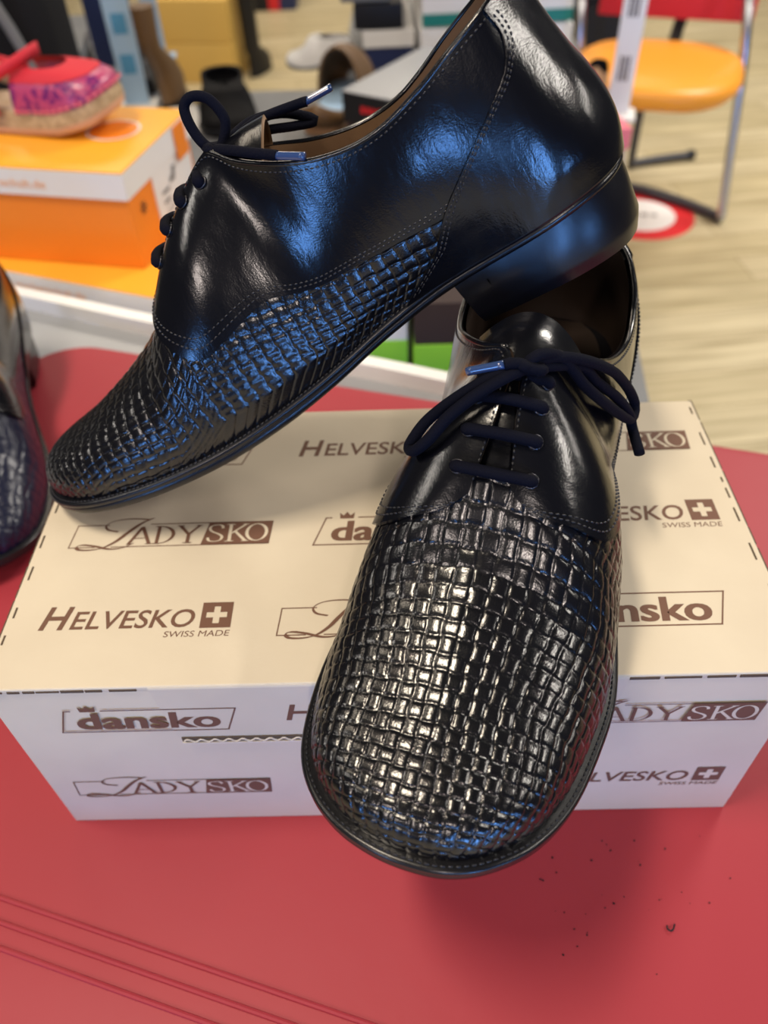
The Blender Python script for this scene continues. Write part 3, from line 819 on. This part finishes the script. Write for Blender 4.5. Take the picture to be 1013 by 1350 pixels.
# ------------------------------------------------------------------ loose bits on the red board
mb = MB(); c = np.array([.1235, -.0555, .7507]); mb.tube(spline([c+np.array(q)*.001 for q in ((-1.6, 1.2, 0), (-1.9, -.2, .2), (-.6, -1.2, .5), (.6, -.4, .9), (1.4, 1.0, .3), (1.9, 1.6, 0))], 16), .0004, 6)
tag(mb.build('thread_scrap', MT['black'], smooth=True), 'tiny black curled scrap lying on the red board', 'scrap')
mb = MB()
for k in range(34):
    x, y = random.uniform(.06, .16), random.uniform(-.075, -.012); r = random.uniform(.00015, .00045)
    mb.box((x, y, .7501+r*.4), (r*2, r*1.4, r), random.uniform(0, 3))
o = mb.build('crumbs', MT['black']); tag(o, 'dark specks of dirt scattered on the red board', 'crumbs'); o['kind'] = 'stuff'

# ------------------------------------------------------------------ things behind: low display shelf and stock on it
SZ = .60
sh = empty('display_shelf', (-.3, 1.0, 0), label='low grey display shelf behind the red board', cat='shelf')
poly = [(-1.0, .85), (.10, .41), (.285, .52), (.325, .86), (.455, 1.38), (.43, 1.70), (.45, 2.25), (-.07, 2.25), (-.09, 1.56), (-.46, 1.58), (-.60, 2.2), (-1.15, 2.2), (-1.1, 1.5)]
tchild(prism(MB(), poly, .565, SZ), 'shelf_top', 'midgrey', sh, (-.3, 1.0, 0))
tchild(prism(MB(), [(-.85, .95), (.05, .55), (.24, .6), (.28, .9), (.39, 1.4), (.38, 2.15), (-.03, 2.15), (-.05, 1.50), (-.52, 1.52), (-.65, 2.1), (-1.05, 2.1), (-1.0, 1.45)], .0, .565), 'plinth', 'white', sh, (-.3, 1.0, 0))

def frame(loc, deg):
    a = math.radians(deg); return np.array(loc, float), np.array([math.cos(a), math.sin(a), 0]), np.array([-math.sin(a), math.cos(a), 0])
def boxed(name, label, cat, loc, deg, L, D, H, body, lid=None, lid_h=.03, over=.002, band=None, group=None, top=None):
    """a lidded shoe box: origin at the near corner, length along +x, depth along +y (local)"""
    o = empty(name, loc, (0, 0, math.radians(deg)), label, cat, group)
    hb = H-(.003 if lid else 0)
    MB().box((L/2, D/2, hb/2), (L, D, hb), 0, .0015).build('body', MT[body], o, True)
    if lid:
        mb = MB(); t = .0025
        mb.box((L/2, -over-t/2+.001, H-lid_h/2), (L+2*over+t, t, lid_h)); mb.box((L/2, D+over+t/2-.001, H-lid_h/2), (L+2*over+t, t, lid_h))
        mb.box((-over-t/2+.001, D/2, H-lid_h/2), (t, D+2*over, lid_h)); mb.box((L+over+t/2-.001, D/2, H-lid_h/2), (t, D+2*over, lid_h))
        l = mb.build('lid', MT[lid], o)
        MB().box((L/2, D/2, H+.0005), (L+2*over+t, D+2*over+t, .003), 0, .001).build('lid_top', MT[top or lid], l, True)
    return o
def print_on(par, f, M3, mt, name='printed_lettering', cut=None):
    """flat print placed by M3 = (origin, x axis, y axis, normal) in the parent's space, metres"""
    o, ax, ay, n = [np.array(q, float) for q in M3]
    def T(p): return tuple(o+ax*p[0]*.001+ay*p[1]*.001+n*(.0006+p[2]*.0001))
    r = mesh(name, [T(p) for p in f.V], f.F, MT[mt], par, False)
    if f.V2: mesh(name, [T(p) for p in f.V2], f.F2, MT[cut], par, False)
    return r
# two orange shoe boxes
lo = boxed('shoe_box', 'lower orange shoe box, white lid band, directly under another orange box', 'box', (-.523, .703, SZ), -21, .30, .185, .10, 'orange', 'whitecard', .026, .002, group='orange shoe boxes', top='amber')
f = Flat(); f.text('markenschuh.de', 0, 0, 96, 8.5, 0, .002)
print_on(lo, f, ((.100, -.0036, .0815), (1, 0, 0), (0, 0, 1), (0, -1, 0)), 'orange_print')
hi = boxed('shoe_box', 'upper orange shoe box carrying the magenta clog on its lid', 'box', (-.578, .7215, SZ+.1030), -12, .31, .178, .108, 'orange', 'whitecard', .028, .002, group='orange shoe boxes', top='amber')
f = Flat(); f.text('markenschuh.de', 0, 0, 96, 9, 0, .002)
print_on(hi, f, ((.125, -.0036, .0885), (1, 0, 0), (0, 0, 1), (0, -1, 0)), 'orange_print')
# the end towards the aisle: white size label with a little shoe, orange tab on the lid
mb = MB(); mb.box((.3108, .116, .046), (.0012, .108, .066)); mb.build('size_label', MT['whitecard'], hi)
f = Flat()
f.poly([(40, 47), (53, 47), (56, 52), (60, 61), (52, 63), (49, 55), (40, 51)]); f.poly([(58, 18), (63, 18), (65, 31), (60, 31)]); f.poly([(66, 18), (72, 18), (74, 31), (68, 31)]); f.line([(18, 44), (34, 44)], 4); f.line([(18, 33), (32, 33)], 4); f.line([(20, 24), (48, 24)], 1.2); f.line([(20, 19), (44, 19)], 1.2)
print_on(hi, f, ((.3116, .062, .008), (0, 1, 0), (0, 0, 1), (1, 0, 0)), 'greyprint')
f = Flat()
for k in range(6):
    a = k*PI/3; f.poly([(q*math.cos(a+da)*1, q*math.sin(a+da)) for q, da in ((1.5, 0), (6, -.28), (8, 0), (6, .28))])
f.poly(ell(0, 0, 2.2, 2.2, 0, 340, 12))
print_on(hi, f, ((.3104, .030, .058), (0, 1, 0), (0, 0, 1), (1, 0, 0)), 'aubergine', 'printed_flower')
mb = MB(); mb.box((.3152, .145, .088), (.0012, .03, .037)); mb.build('end_tab', MT['orange'], hi)
# faint round emblem on the lid
f = Flat(); f.poly(ell(0, 0, 27, 27, 0, 350, 36)); print_on(hi, f, ((.255, .105, .1104), (1, 0, 0), (0, 1, 0), (0, 0, 1)), 'orange', 'lid_emblem')
f = Flat(); P = ell(0, 0, 29.5, 29.5, 0, 360, 40); f.line(P, 3); print_on(hi, f, ((.255, .105, .1104), (1, 0, 0), (0, 1, 0), (0, 0, 1)), 'whitecard', 'lid_emblem_ring')

# ------------------------------------------------------------------ magenta clog on the upper orange box
def clog():
    o = empty('clog', (-.292, .780, SZ+.1030+.1102), (0, 0, math.radians(-10)), 'magenta floral clog with red strap on the upper orange box', 'shoe')
    # local: toe towards +x, near side -y, millimetres
    def outline(n=80, ins=0):
        g = spline([(-262,0),(-258,-22),(-238,-35),(-200,-37),(-150,-35),(-100,-40),(-60,-47),(-25,-44),(-6,-28),(0,-4),(-3,16),(-16,36),(-42,48),(-80,48),(-130,40),(-180,36),(-225,36),(-254,24),(-262,0)], n+1)[:-1]
        d = np.gradient(g, axis=0); d /= np.linalg.norm(d, axis=1, keepdims=True)
        return g+np.stack([-d[:, 1], d[:, 0]], 1)*ins
    spring = lambda x: np.interp(x, [-262, -180, -110, -60, -25, 0], [6, 0, 0, 4, 13, 24])
    def ring(ins, h): g = outline(ins=ins); return [(x*.001, y*.001, (spring(x)+h)*.001) for x, y in g]
    MB().loft([ring(5, 0), ring(1, 3), ring(0, 9)], True).build('outsole', MT['crepe'], o, True, 50)
    MB().loft([ring(0, 9.1), ring(1, 18), ring(4, 25)], True).build('wedge', MT['cork'], o, True, 50)
    MB().loft([ring(7, 25.2), ring(10, 27)], True).build('footbed', MT['sock'], o, True, 50)
    # closed toe and vamp dome
    n = 60; V = []; F = []; m_ = 26
    th = np.linspace(-97, 97, n); g = outline(400, 2.5)
    for i, a in enumerate(th):
        c = np.array([-108, 0]); d = np.array([math.cos(math.radians(a)), math.sin(math.radians(a))])
        w = (g-c)@d; pr = (g-c)-w[:, None]*d; k = np.argmin(np.where(w > 0, np.linalg.norm(pr, axis=1), 1e9)); R0 = w[k]
        for j in range(m_):
            q = j/(m_-1)*PI/2
            rr = R0*math.cos(q)**.72; hh = 25+math.sin(q)**.85*44
            p = c+d*rr; V.append((p[0]*.001, p[1]*.001, (spring(p[0])*(1-j/m_)+spring(-108)*j/m_+hh-2)*.001))
    G = np.array(V).reshape(n, m_, 3)
    A_ = G[:, :14].reshape(-1, 3); mesh('toe_cap', A_, grid_faces(n, 14), MT['floral'], o, True)
    c3 = np.array([-.108, 0, .03]); B_ = (c3+(G[:, 11:-6]-c3)*1.02); k = B_.shape[1]
    mesh('vamp_band', B_.reshape(-1, 3), grid_faces(n, k), MT['redfabric'], o, True)
    # red collar band and sling strap
    def band(pts, hgt, mt, nm):
        P = spline(pts, 50); V = []
        for i, p in enumerate(P):
            for q in (0, 1):
                for t_ in (0, 1):
                    pass
            V += [(p[0]*.001, p[1]*.001, (p[2])*.001), (p[0]*.001+.0, p[1]*.001*.97, (p[2]+hgt)*.001)]
        o2 = mesh(nm, V, [(2*i, 2*i+1, 2*i+3, 2*i+2) for i in range(49)], MT[mt], o, True)
        so = o2.modifiers.new('thick', 'SOLIDIFY'); so.thickness = .003
        return o2
    band([(-165,-41,40),(-140,-42,46),(-118,-36,58),(-98,-22,67),(-92,0,70),(-98,22,67),(-118,36,58),(-140,42,46),(-165,41,40)], 13, 'redfabric', 'collar_band')
    band([(-128,-44,24),(-150,-40,28),(-185,-38,40)], 30, 'redfabric', 'side_band')
    band([(-128,44,24),(-150,40,28),(-185,38,40)], 30, 'redfabric', 'side_band')
    band([(-182,-38,52),(-172,-34,88),(-164,-22,108),(-160,0,114),(-164,22,108),(-172,34,88),(-182,38,52)], 26, 'redfabric', 'strap')
    band([(-150,-39,28),(-190,-36,44),(-235,-33,60),(-256,0,66),(-235,33,60),(-190,36,44),(-150,39,28)], 22, 'sock', 'heel_lining')
    st = MB(); P = np.array([(x, y, spring(x)+27) for x, y in outline(300, -.3) if x > -110]); P = P[np.argsort(np.arctan2(P[:, 1], P[:, 0]+62))]
    for a, b in zip(P[:-1:4], P[2::4]): st.tube([a*.001, b*.001], .0011, 5)
    st.build('welt_stitching', MT['pink'], o, True)
    return o
clog()

# ------------------------------------------------------------------ plain background shoes built on the same last
def plain_shoe(name, label, loc, deg, S, upper, sole, lining='blackcloth', hole=.47, pitch=0, group=None, collar=None):
    o = empty(name, loc, (0, math.radians(pitch), math.radians(deg)), label, 'shoe', group)
    sc = np.array([S[0], S[1], S[2]])*.001
    for nm, off, mt in (('upper', 0, upper), ('lining', -2.5, lining)):
        V = []; F = []
        for sd in (1, -1):
            Sg, Tg = np.meshgrid(np.linspace(0, 1, 70), np.linspace(0, 1, 22), indexing='ij')
            p, n = LAST.PN(sd, Sg, Tg); n[0, :, 1] = 0
            if collar is not None: p[..., 2] = np.minimum(p[..., 2], collar+np.maximum(0, 0))
            k = len(V); V += ((p+n*off)*sc).reshape(-1, 3).tolist(); F += grid_faces(70, 22, k, flip=(sd < 0))
        mesh(nm, V, F, MT[mt], o, True)
    def loop(ins, dz):
        out = []
        for sd, ss in ((1, np.linspace(0, 1, 60)), (-1, np.linspace(1, 0, 60)[1:-1])):
            p, _ = LAST.outline(sd, ss, np.full(len(ss), float(ins))); out += [(x*sc[0], y*sc[1], float(dz(x))*sc[2]) for x, y in p]
        return out
    MB().loft([loop(2, lambda x: max(0, zf(np.array(x))-28 if 72 < x < 130 else (0 if x <= 72 else zf(np.array(x))-10))), loop(0, lambda x: zf(np.array(x))-3), loop(.5, lambda x: zf(np.array(x))+.5), loop(8, lambda x: zf(np.array(x))+1)]).build('sole', MT[sole], o, True, 50)
    return o
s1 = plain_shoe('loafer', 'black suede loafer with a small gold stud on the grey shelf', (-.318, 1.535, SZ+.001), -78, (.82, 1.2, .88), 'felt', 'black', collar=68)
MB().tube([(.150, -.052, .045), (.151, -.062, .046)], .005, 10).build('stud', MT['brass'], s1, True)
# light grey paper lying beside it
MB().box((0, 0, .004), (.11, .13, .008), 0, .002).build('paper_pad', MT['whitecard'])
o = bpy.data.objects['paper_pad']; o.location = (-.40, 1.40, SZ); o.rotation_euler = (0, 0, math.radians(18)); tag(o, 'pale grey flat pad behind the upper orange box', 'pad')
# slipper: brown outside, pale insole, tan sole, standing up on its heel towards us
def slipper():
    o = empty('slipper', (-.115, 1.31, SZ), (math.radians(0), 0, math.radians(75)), 'brown open slipper with a pale blue lining beside the dark grey box', 'slipper')
    g = spline([(0,0),(6,28),(30,38),(90,36),(150,40),(205,44),(240,34),(254,6),(245,-26),(205,-40),(150,-38),(90,-36),(30,-36),(6,-26),(0,0)], 61)[:-1]*.001
    def r(s_, z): c = g.mean(0); q = c+(g-c)*s_; return [(x, y, z) for x, y in q]
    MB().loft([r(.96, 0), r(1, .004), r(1, .018), r(.97, .022)]).build('sole', MT['tan'], o, True, 50)
    MB().loft([r(.95, .0222), r(.90, .025)]).build('footbed', MT['paleblue'], o, True, 50)
    V = []; n = 30; m_ = 16
    for i in range(n):
        x = .125+.125*i/(n-1)
        hw = float(np.interp(x, g[g[:, 1] > 0][:, 0][np.argsort(g[g[:, 1] > 0][:, 0])], g[g[:, 1] > 0][:, 1][np.argsort(g[g[:, 1] > 0][:, 0])]))
        top_ = .085*math.sqrt(max(0, 1-((x-.125)/.128)**2))+.006
        for j in range(m_):
            a = PI*j/(m_-1); V.append((x, hw*math.cos(a)*1.02, .018+top_*math.sin(a)**.8))
    o2 = mesh('upper', V, grid_faces(n, m_), MT['brown'], o, True)
    so = o2.modifiers.new('thick', 'SOLIDIFY'); so.thickness = .004
    V = []
    for i in range(24):
        a = math.radians(100+160*i/23); V += [(.042+.046*math.cos(a), .041*math.sin(a), .02), (.040+.046*math.cos(a), .042*math.sin(a), .06-.02*abs(math.sin(a)))]
    o3 = mesh('heel_collar', V, [(2*i, 2*i+1, 2*i+3, 2*i+2) for i in range(23)], MT['brown'], o, True)
    so = o3.modifiers.new('thick', 'SOLIDIFY'); so.thickness = .006
slipper()
# dark box with grey lid and red lettering
gb = boxed('shoe_box', 'dark shoe box with a plain grey lid and red lettering', 'box', (.06, 1.17, SZ), 57, .26, .147, .095, 'aubergine', 'black', .045, .002, top='grey')
f = Flat(); [f.poly([(k*11+2, 1+(k % 2)*2), (k*11+10.2, 1), (k*11+10.8, 12-(k % 3)), (k*11+3, 12)]) for k in range(6)]
print_on(gb, f, ((-.0042, .115, .066), (0, -1, 0), (0, 0, 1), (-1, 0, 0)), 'stickerred')
# boxes with lime green bases, seen under the arch of the tilted shoe
def lime(label, x0, x1, y, body, h):
    o = empty('shoe_box', ((x0+x1)/2, y+.08, SZ), (0, 0, 0), label, 'box', 'shoe boxes with lime green bases')
    MB().box((0, 0, .031), (x1-x0, .16, .062), 0, .001).build('base', MT['green'], o, True)
    MB().box((0, 0, .062+h/2), (x1-x0-.001, .158, h), 0, .001).build('upper_body', MT[body], o, True)
    return o
lime('white shoe box on a lime green base, seen under the shoe arch', -.17, .021, .558, 'whitecard', .05)
lime('dark brown shoe box on a lime green base, beside the white one', .027, .20, .548, 'aubergine', .05)
# white carton by the right end of the shelf
wb = boxed('carton', 'white carton with grey marks at the right edge of the shelf', 'box', (.215, .70, SZ), -8, .075, .19, .05, 'whitecard', 'white', .014, .001)
f = Flat(); f.poly([(0, 0), (8, 0), (9, 9), (1, 10)]); f.poly([(14, 1), (30, 0), (31, 8), (15, 9)]); f.line([(4, 18), (30, 18)], 2)
print_on(wb, f, ((.058, .03, .0515), (0, 1, 0), (-1, 0, 0), (0, 0, 1)), 'greyprint')
# stack of boxes in the middle distance
z = SZ
for lab, h, body, lid_, dx in (('navy shoe box with cream lid at the bottom of the stack', .075, 'navycard', 'whitecard', 0), ('black shoe box lying on the navy box of the stack', .045, 'black', None, -.02), ('white shoe box lid-up on the black box of the stack', .05, 'midgrey', 'white', -.045)):
    boxed('shoe_box', lab, 'box', (-.035+dx, 1.66, z), 2, .10, .30, h, body, lid_, .028, .002, group='stacked boxes in the middle distance'); z += h+.004
z = SZ
for lab in ('white shoe box with teal stripe, bottom one beside the stack', 'white shoe box with teal stripe, second from the bottom', 'white shoe box with teal stripe, topmost by the tilted heel'):
    b = boxed('shoe_box', lab, 'box', (.082, 1.62, z), 2, .30, .30, .085, 'whitecard', 'white', .03, .002, group='white boxes with teal stripes')
    MB().box((.15, -.0008, .012), (.3005, .0014, .022)).build('stripe', MT['teal'], b); z += .09
# rounded white shoe on the shelf edge
plain_shoe('sneaker', 'white sneaker with a grey sole left of the stacked boxes', (-.06, 1.68, SZ+.001), 160, (.55, .8, .7), 'white', 'midgrey', 'whitecard', collar=85)
# price rails: upright clear strips with pale blue print
def rail(label, loc, deg, w, h, dens):
    o = empty('price_rail', loc, (0, 0, math.radians(deg)), label, 'sign', 'upright price rails')
    MB().box((0, 0, h/2), (w, .004, h), 0, .001).build('strip', MT['paleblue' if dens else 'whitecard'], o, True)
    mb = MB().box((0, .0, .003), (w*1.6, .06, .006), 0, .001); mb.build('foot', MT['whitecard'], o, True)
    f = Flat(); y = 60
    while y < h*1000-40:
        L = random.choice((34, 46, 40)); f.poly([(-w*280, y), (w*280, y), (w*280, y+L), (-w*280, y+L)]) if dens else [f.poly([(-w*250+k*w*170, y), (-w*250+k*w*170+w*110, y), (-w*250+k*w*170+w*110, y+L), (-w*250+k*w*170, y+L)]) for k in range(3)]
        y += L+random.choice((34, 48, 60))
    print_on(o, f, ((0, -.0021, 0), (1, 0, 0), (0, 0, 1), (0, -1, 0)), 'blueprint' if dens else 'greyprint', 'rail_print')
rail('pale blue printed price rail behind the magenta clog', (-.485, 1.50, SZ), 6, .048, .62, True)
rail('pale blue printed price rail in front of the orange chair', (.430, 1.365, SZ), -12, .040, .62, False)
# dark goods behind the clog
bg = empty('bag', (-.735, 1.185, SZ), (0, 0, math.radians(6)), 'large black bag with a strap behind the magenta clog', 'bag')
V = []
for i, (s_, z_) in enumerate(((.97, 0), (1, .02), (1, .24), (.9, .36), (.72, .41))):
    V.append([(x*s_, y*(s_ if i < 3 else s_*.6), z_) for x, y in rrect(-.25, .25, -.10, .10, .05, 6)])
MB().loft(V).build('body', MT['blackcloth'], bg, True, 60)
MB().tube(spline([(-.2, -.06, .36), (-.12, -.11, .46), (.1, -.12, .44), (.2, -.112, .25), (.235, -.112, .06)], 30), .008, 8).build('strap', MT['midgrey'], bg, True)
boxed('box', 'black box standing between the bag and the left price rail', 'box', (-.615, 1.36, SZ), 10, .085, .16, .13, 'black', 'midgrey', .02, .001)
nb = boxed('shoe_box', 'upright navy box behind the left price rail', 'box', (-.63, 1.76, SZ), 5, .07, .16, .21, 'navycard', 'whitecard', .03, .001)
rail_b = empty('sign_post', (-.500, 1.80, SZ), (0, 0, math.radians(5)), 'pale blue upright sign post right of the navy box', 'sign')
MB().box((0, 0, .23), (.035, .004, .46), 0, .001).build('strip', MT['paleblue'], rail_b, True)
MB().box((0, 0, .003), (.07, .06, .006), 0, .001).build('foot', MT['paleblue'], rail_b, True)
plain_shoe('shoe', 'black shoe with magenta lining just right of the left price rail', (-.530, 1.715, SZ+.001), -75, (.60, .75, 1.0), 'black', 'black', 'pink')
def boot(label, loc, deg, h, mt, s=1.):
    o = empty('boot', loc, (0, 0, math.radians(deg)), label, 'boot')
    V = []
    for z_, l, w, c in ((0, .125, .042, .03), (.03, .125, .043, .03), (.06, .10, .042, .015), (.10, .062, .040, -.03), (h*.7, .055, .045, -.035), (h, .06, .05, -.035)):
        V.append([(c+l*math.cos(a)*s, w*math.sin(a)*s, z_) for a in np.linspace(0, 2*PI, 29)[:-1]])
    MB().loft(V).build('shaft', MT[mt], o, True, 60)
    MB().loft([[(.03+.13*math.cos(a)*s, .046*math.sin(a)*s, z_) for a in np.linspace(0, 2*PI, 29)[:-1]] for z_ in (-.012, 0)]).build('sole', MT['black'], o, True, 50)
boot('brown leather boot standing left of the yellow cartons', (-.420, 1.49, SZ+.012), 80, .17, 'brown', .42)
boot('black boot standing right of the yellow cartons', (-.560, 3.72, .012), 72, .34, 'black', .75)
# yellow cartons on the floor with a dark shoe on top
for k, lab in enumerate(('bottom yellow carton of the pair standing on the floor', 'upper yellow carton with the black shoes on top')):
    boxed('carton', lab, 'box', (-.985, 3.64+.005*k, .158*k), -9, .345, .34, .155, 'yellowbox', None, group='yellow cartons')
plain_shoe('shoe', 'black shoe resting on the upper yellow carton', (-.90, 3.86, .314), -28, (1.05, 1.15, .95), 'black', 'black')
plain_shoe('shoe', 'white shoe behind the black one on the yellow cartons', (-.74, 4.05, .314), -60, (.9, 1.1, .9), 'white', 'midgrey')
boxed('carton', 'small yellow carton left of the yellow stack', 'box', (-1.19, 3.45, 0), -9, .15, .3, .17, 'yellowbox')
for lab, x, mt in (('dark grey box at the far end of the floor', -.70, 'black'), ('red box between two dark ones at the far end of the floor', -.61, 'stickerred'), ('dark blue-grey box at the far end of the floor', -.55, 'navycard')):
    boxed('box', lab, 'box', (x, 4.76, 0), 0, .06 if mt == 'stickerred' else .09, .25, .30, mt)
# small goods near the right end of the shelf
pk = boxed('box', 'pink box at the right corner of the shelf', 'box', (.30, 1.19, SZ), 10, .12, .10, .035, 'pink', None)
plain_shoe('shoe', 'tan shoe standing on the pink box', (.372, 1.310, SZ+.0372), -112, (.40, .6, .72), 'tan', 'brown')
# black cabinet behind the heel
cb = empty('cabinet', (.62, 3.35, 0), (0, 0, math.radians(-6)), 'low black cabinet behind the tilted heel', 'cabinet')
MB().box((0, 0, .20), (.62, .42, .38), 0, .006).build('body', MT['black'], cb, True)
MB().box((0, 0, .40), (.66, .46, .02), 0, .004).build('cabinet_top', MT['midgrey'], cb, True)
for sx in (-.155, .155):
    d = MB().box((sx, -.213, .20), (.30, .01, .34), 0, .003).build('door', MT['black'], cb, True)
    MB().tube([(sx+(.11 if sx < 0 else -.11), -.222, .16), (sx+(.11 if sx < 0 else -.11), -.222, .26)], .006, 8).build('handle', MT['chrome'], d, True)
tb = empty('tote_bag', (.57, 3.30, .411), (0, 0, math.radians(8)), 'beige tote bag on the black cabinet', 'bag')
MB().loft([[(x*s_, y*s_, z_) for x, y in rrect(-.16, .16, -.08, .08, .04, 6)] for s_, z_ in ((.95, 0), (1, .02), (.98, .14), (.9, .2))]).build('body', MT['sock'], tb, True, 60)
for sy in (-.06, .06): MB().tube(spline([(-.07, sy, .18), (-.06, sy, .27), (.06, sy, .27), (.07, sy, .18)], 20), .006, 6).build('handle', MT['sock'], tb, True)

# ------------------------------------------------------------------ visitor chair
ch = empty('visitor_chair', (.80, 2.25, 0), (0, 0, 0), 'visitor chair with orange seat, red back and chrome tube frame', 'chair')
off = Vector((.80, 2.25, 0))
def cpart(mb, nm, mt, smooth=True, sharp=60):
    mb.V = [(x-off.x, y-off.y, z-off.z) for x, y, z in mb.V]; return mb.build(nm, MT[mt], ch, smooth, sharp)
A = math.radians(-19.6); sx = np.array([math.cos(A), math.sin(A)]); sy = np.array([-math.sin(A), math.cos(A)]); cs = np.array([.735, 2.145])
rings = []
for s_, z_ in ((.55, .395), (.90, .400), (.985, .418), (1.0, .432), (.985, .446), (.90, .456), (.5, .459), (.1, .460)):
    r = []
    for a in np.linspace(0, 2*PI, 61)[:-1]:
        c, s2 = math.cos(a), math.sin(a); e_ = 2/3.0
        u = .222*math.copysign(abs(c)**e_, c)*s_; v = .225*math.copysign(abs(s2)**e_, s2)*s_
        if v < 0: u *= 1-.18*(v/.225)**2
        p = cs+sx*u+sy*v; r.append((p[0], p[1], z_))
    rings.append(r)
cpart(MB().loft(rings), 'seat', 'seat')
# backrest, tilted
bc = np.array([.84, 2.42]); rings = []
for z_, t_, k in ((.490, .6, 0), (.50, 1, .004), (.62, 1, .03), (.76, 1, .065), (.80, .8, .075)):
    rings.append([(bc[0]+sx[0]*u+sy[0]*(v*t_+k), bc[1]+sx[1]*u+sy[1]*(v*t_+k), z_) for u, v in rrect(-.215, .215, -.018, .018, .017, 5)])
cpart(MB().loft(rings), 'backrest', 'redfabric')
cpart(MB().tube(spline([(1.02, 2.14, .022), (1.005, 2.165, .2), (.988, 2.195, .40), (.975, 2.225, .53), (.975, 2.29, .61), (.985, 2.40, .645), (1.03, 2.50, .64)], 50), .0135, 12), 'front_leg', 'chrome')
cpart(MB().tube(spline([(.585, 2.275, .022), (.575, 2.295, .2), (.563, 2.325, .40), (.556, 2.35, .53), (.562, 2.42, .61), (.60, 2.53, .645), (.64, 2.63, .64)], 50), .0135, 12), 'front_leg', 'chrome')
cpart(MB().tube(spline([(1.02, 2.14, .018), (.985, 2.20, .018), (.90, 2.30, .018), (.80, 2.38, .018), (.70, 2.40, .018), (.62, 2.34, .018), (.585, 2.275, .018)], 50), .014, 10), 'floor_bow', 'darkmetal')
cpart(MB().tube(spline([(.975, 2.22, .405), (.90, 2.235, .392), (.80, 2.25, .388), (.70, 2.29, .388), (.60, 2.33, .392), (.563, 2.335, .405)], 30), .011, 10), 'cross_bar', 'chrome')
cpart(MB().tube(spline([(.83, 2.52, .39), (.835, 2.545, .2), (.84, 2.555, .03), (.86, 2.575, .016), (.95, 2.60, .016), (1.06, 2.625, .016)], 40), .013, 10), 'rear_leg', 'darkmetal')
cpart(MB().tube([(1.055, 2.624, .016), (1.075, 2.629, .016)], .017, 10), 'end_cap', 'black')
cpart(MB().tube(spline([(.80, 2.30, .392), (.85, 2.40, .395), (.875, 2.47, .44), (.905, 2.50, .54), (.93, 2.51, .66)], 30), .018, 10), 'back_support', 'black')

# ------------------------------------------------------------------ round floor sticker
st = empty('floor_sticker', (.795, 2.215, .0006), (0, 0, math.radians(-10)), 'round red and white sticker on the floor under the chair', 'sticker')
MB().loft([[(.165*math.cos(a), .165*math.sin(a), z_) for a in np.linspace(0, 2*PI, 65)[:-1]] for z_ in (0, .0006)]).build('ring', MT['stickerred'], st)
MB().loft([[(.108*math.cos(a), .108*math.sin(a), z_) for a in np.linspace(0, 2*PI, 65)[:-1]] for z_ in (.0007, .0011)]).build('disc', MT['whitecard'], st)
f = Flat(); [f.poly([(a, -10+b), (a+w_, -10), (a+w_, 12), (a, 14-b)]) for a, w_, b in ((-48, 26, 3), (-16, 12, 6), (4, 18, 2), (30, 20, 8))]
print_on(st, f, ((0, 0, .0008), (1, 0, 0), (0, 1, 0), (0, 0, 1)), 'greyprint')
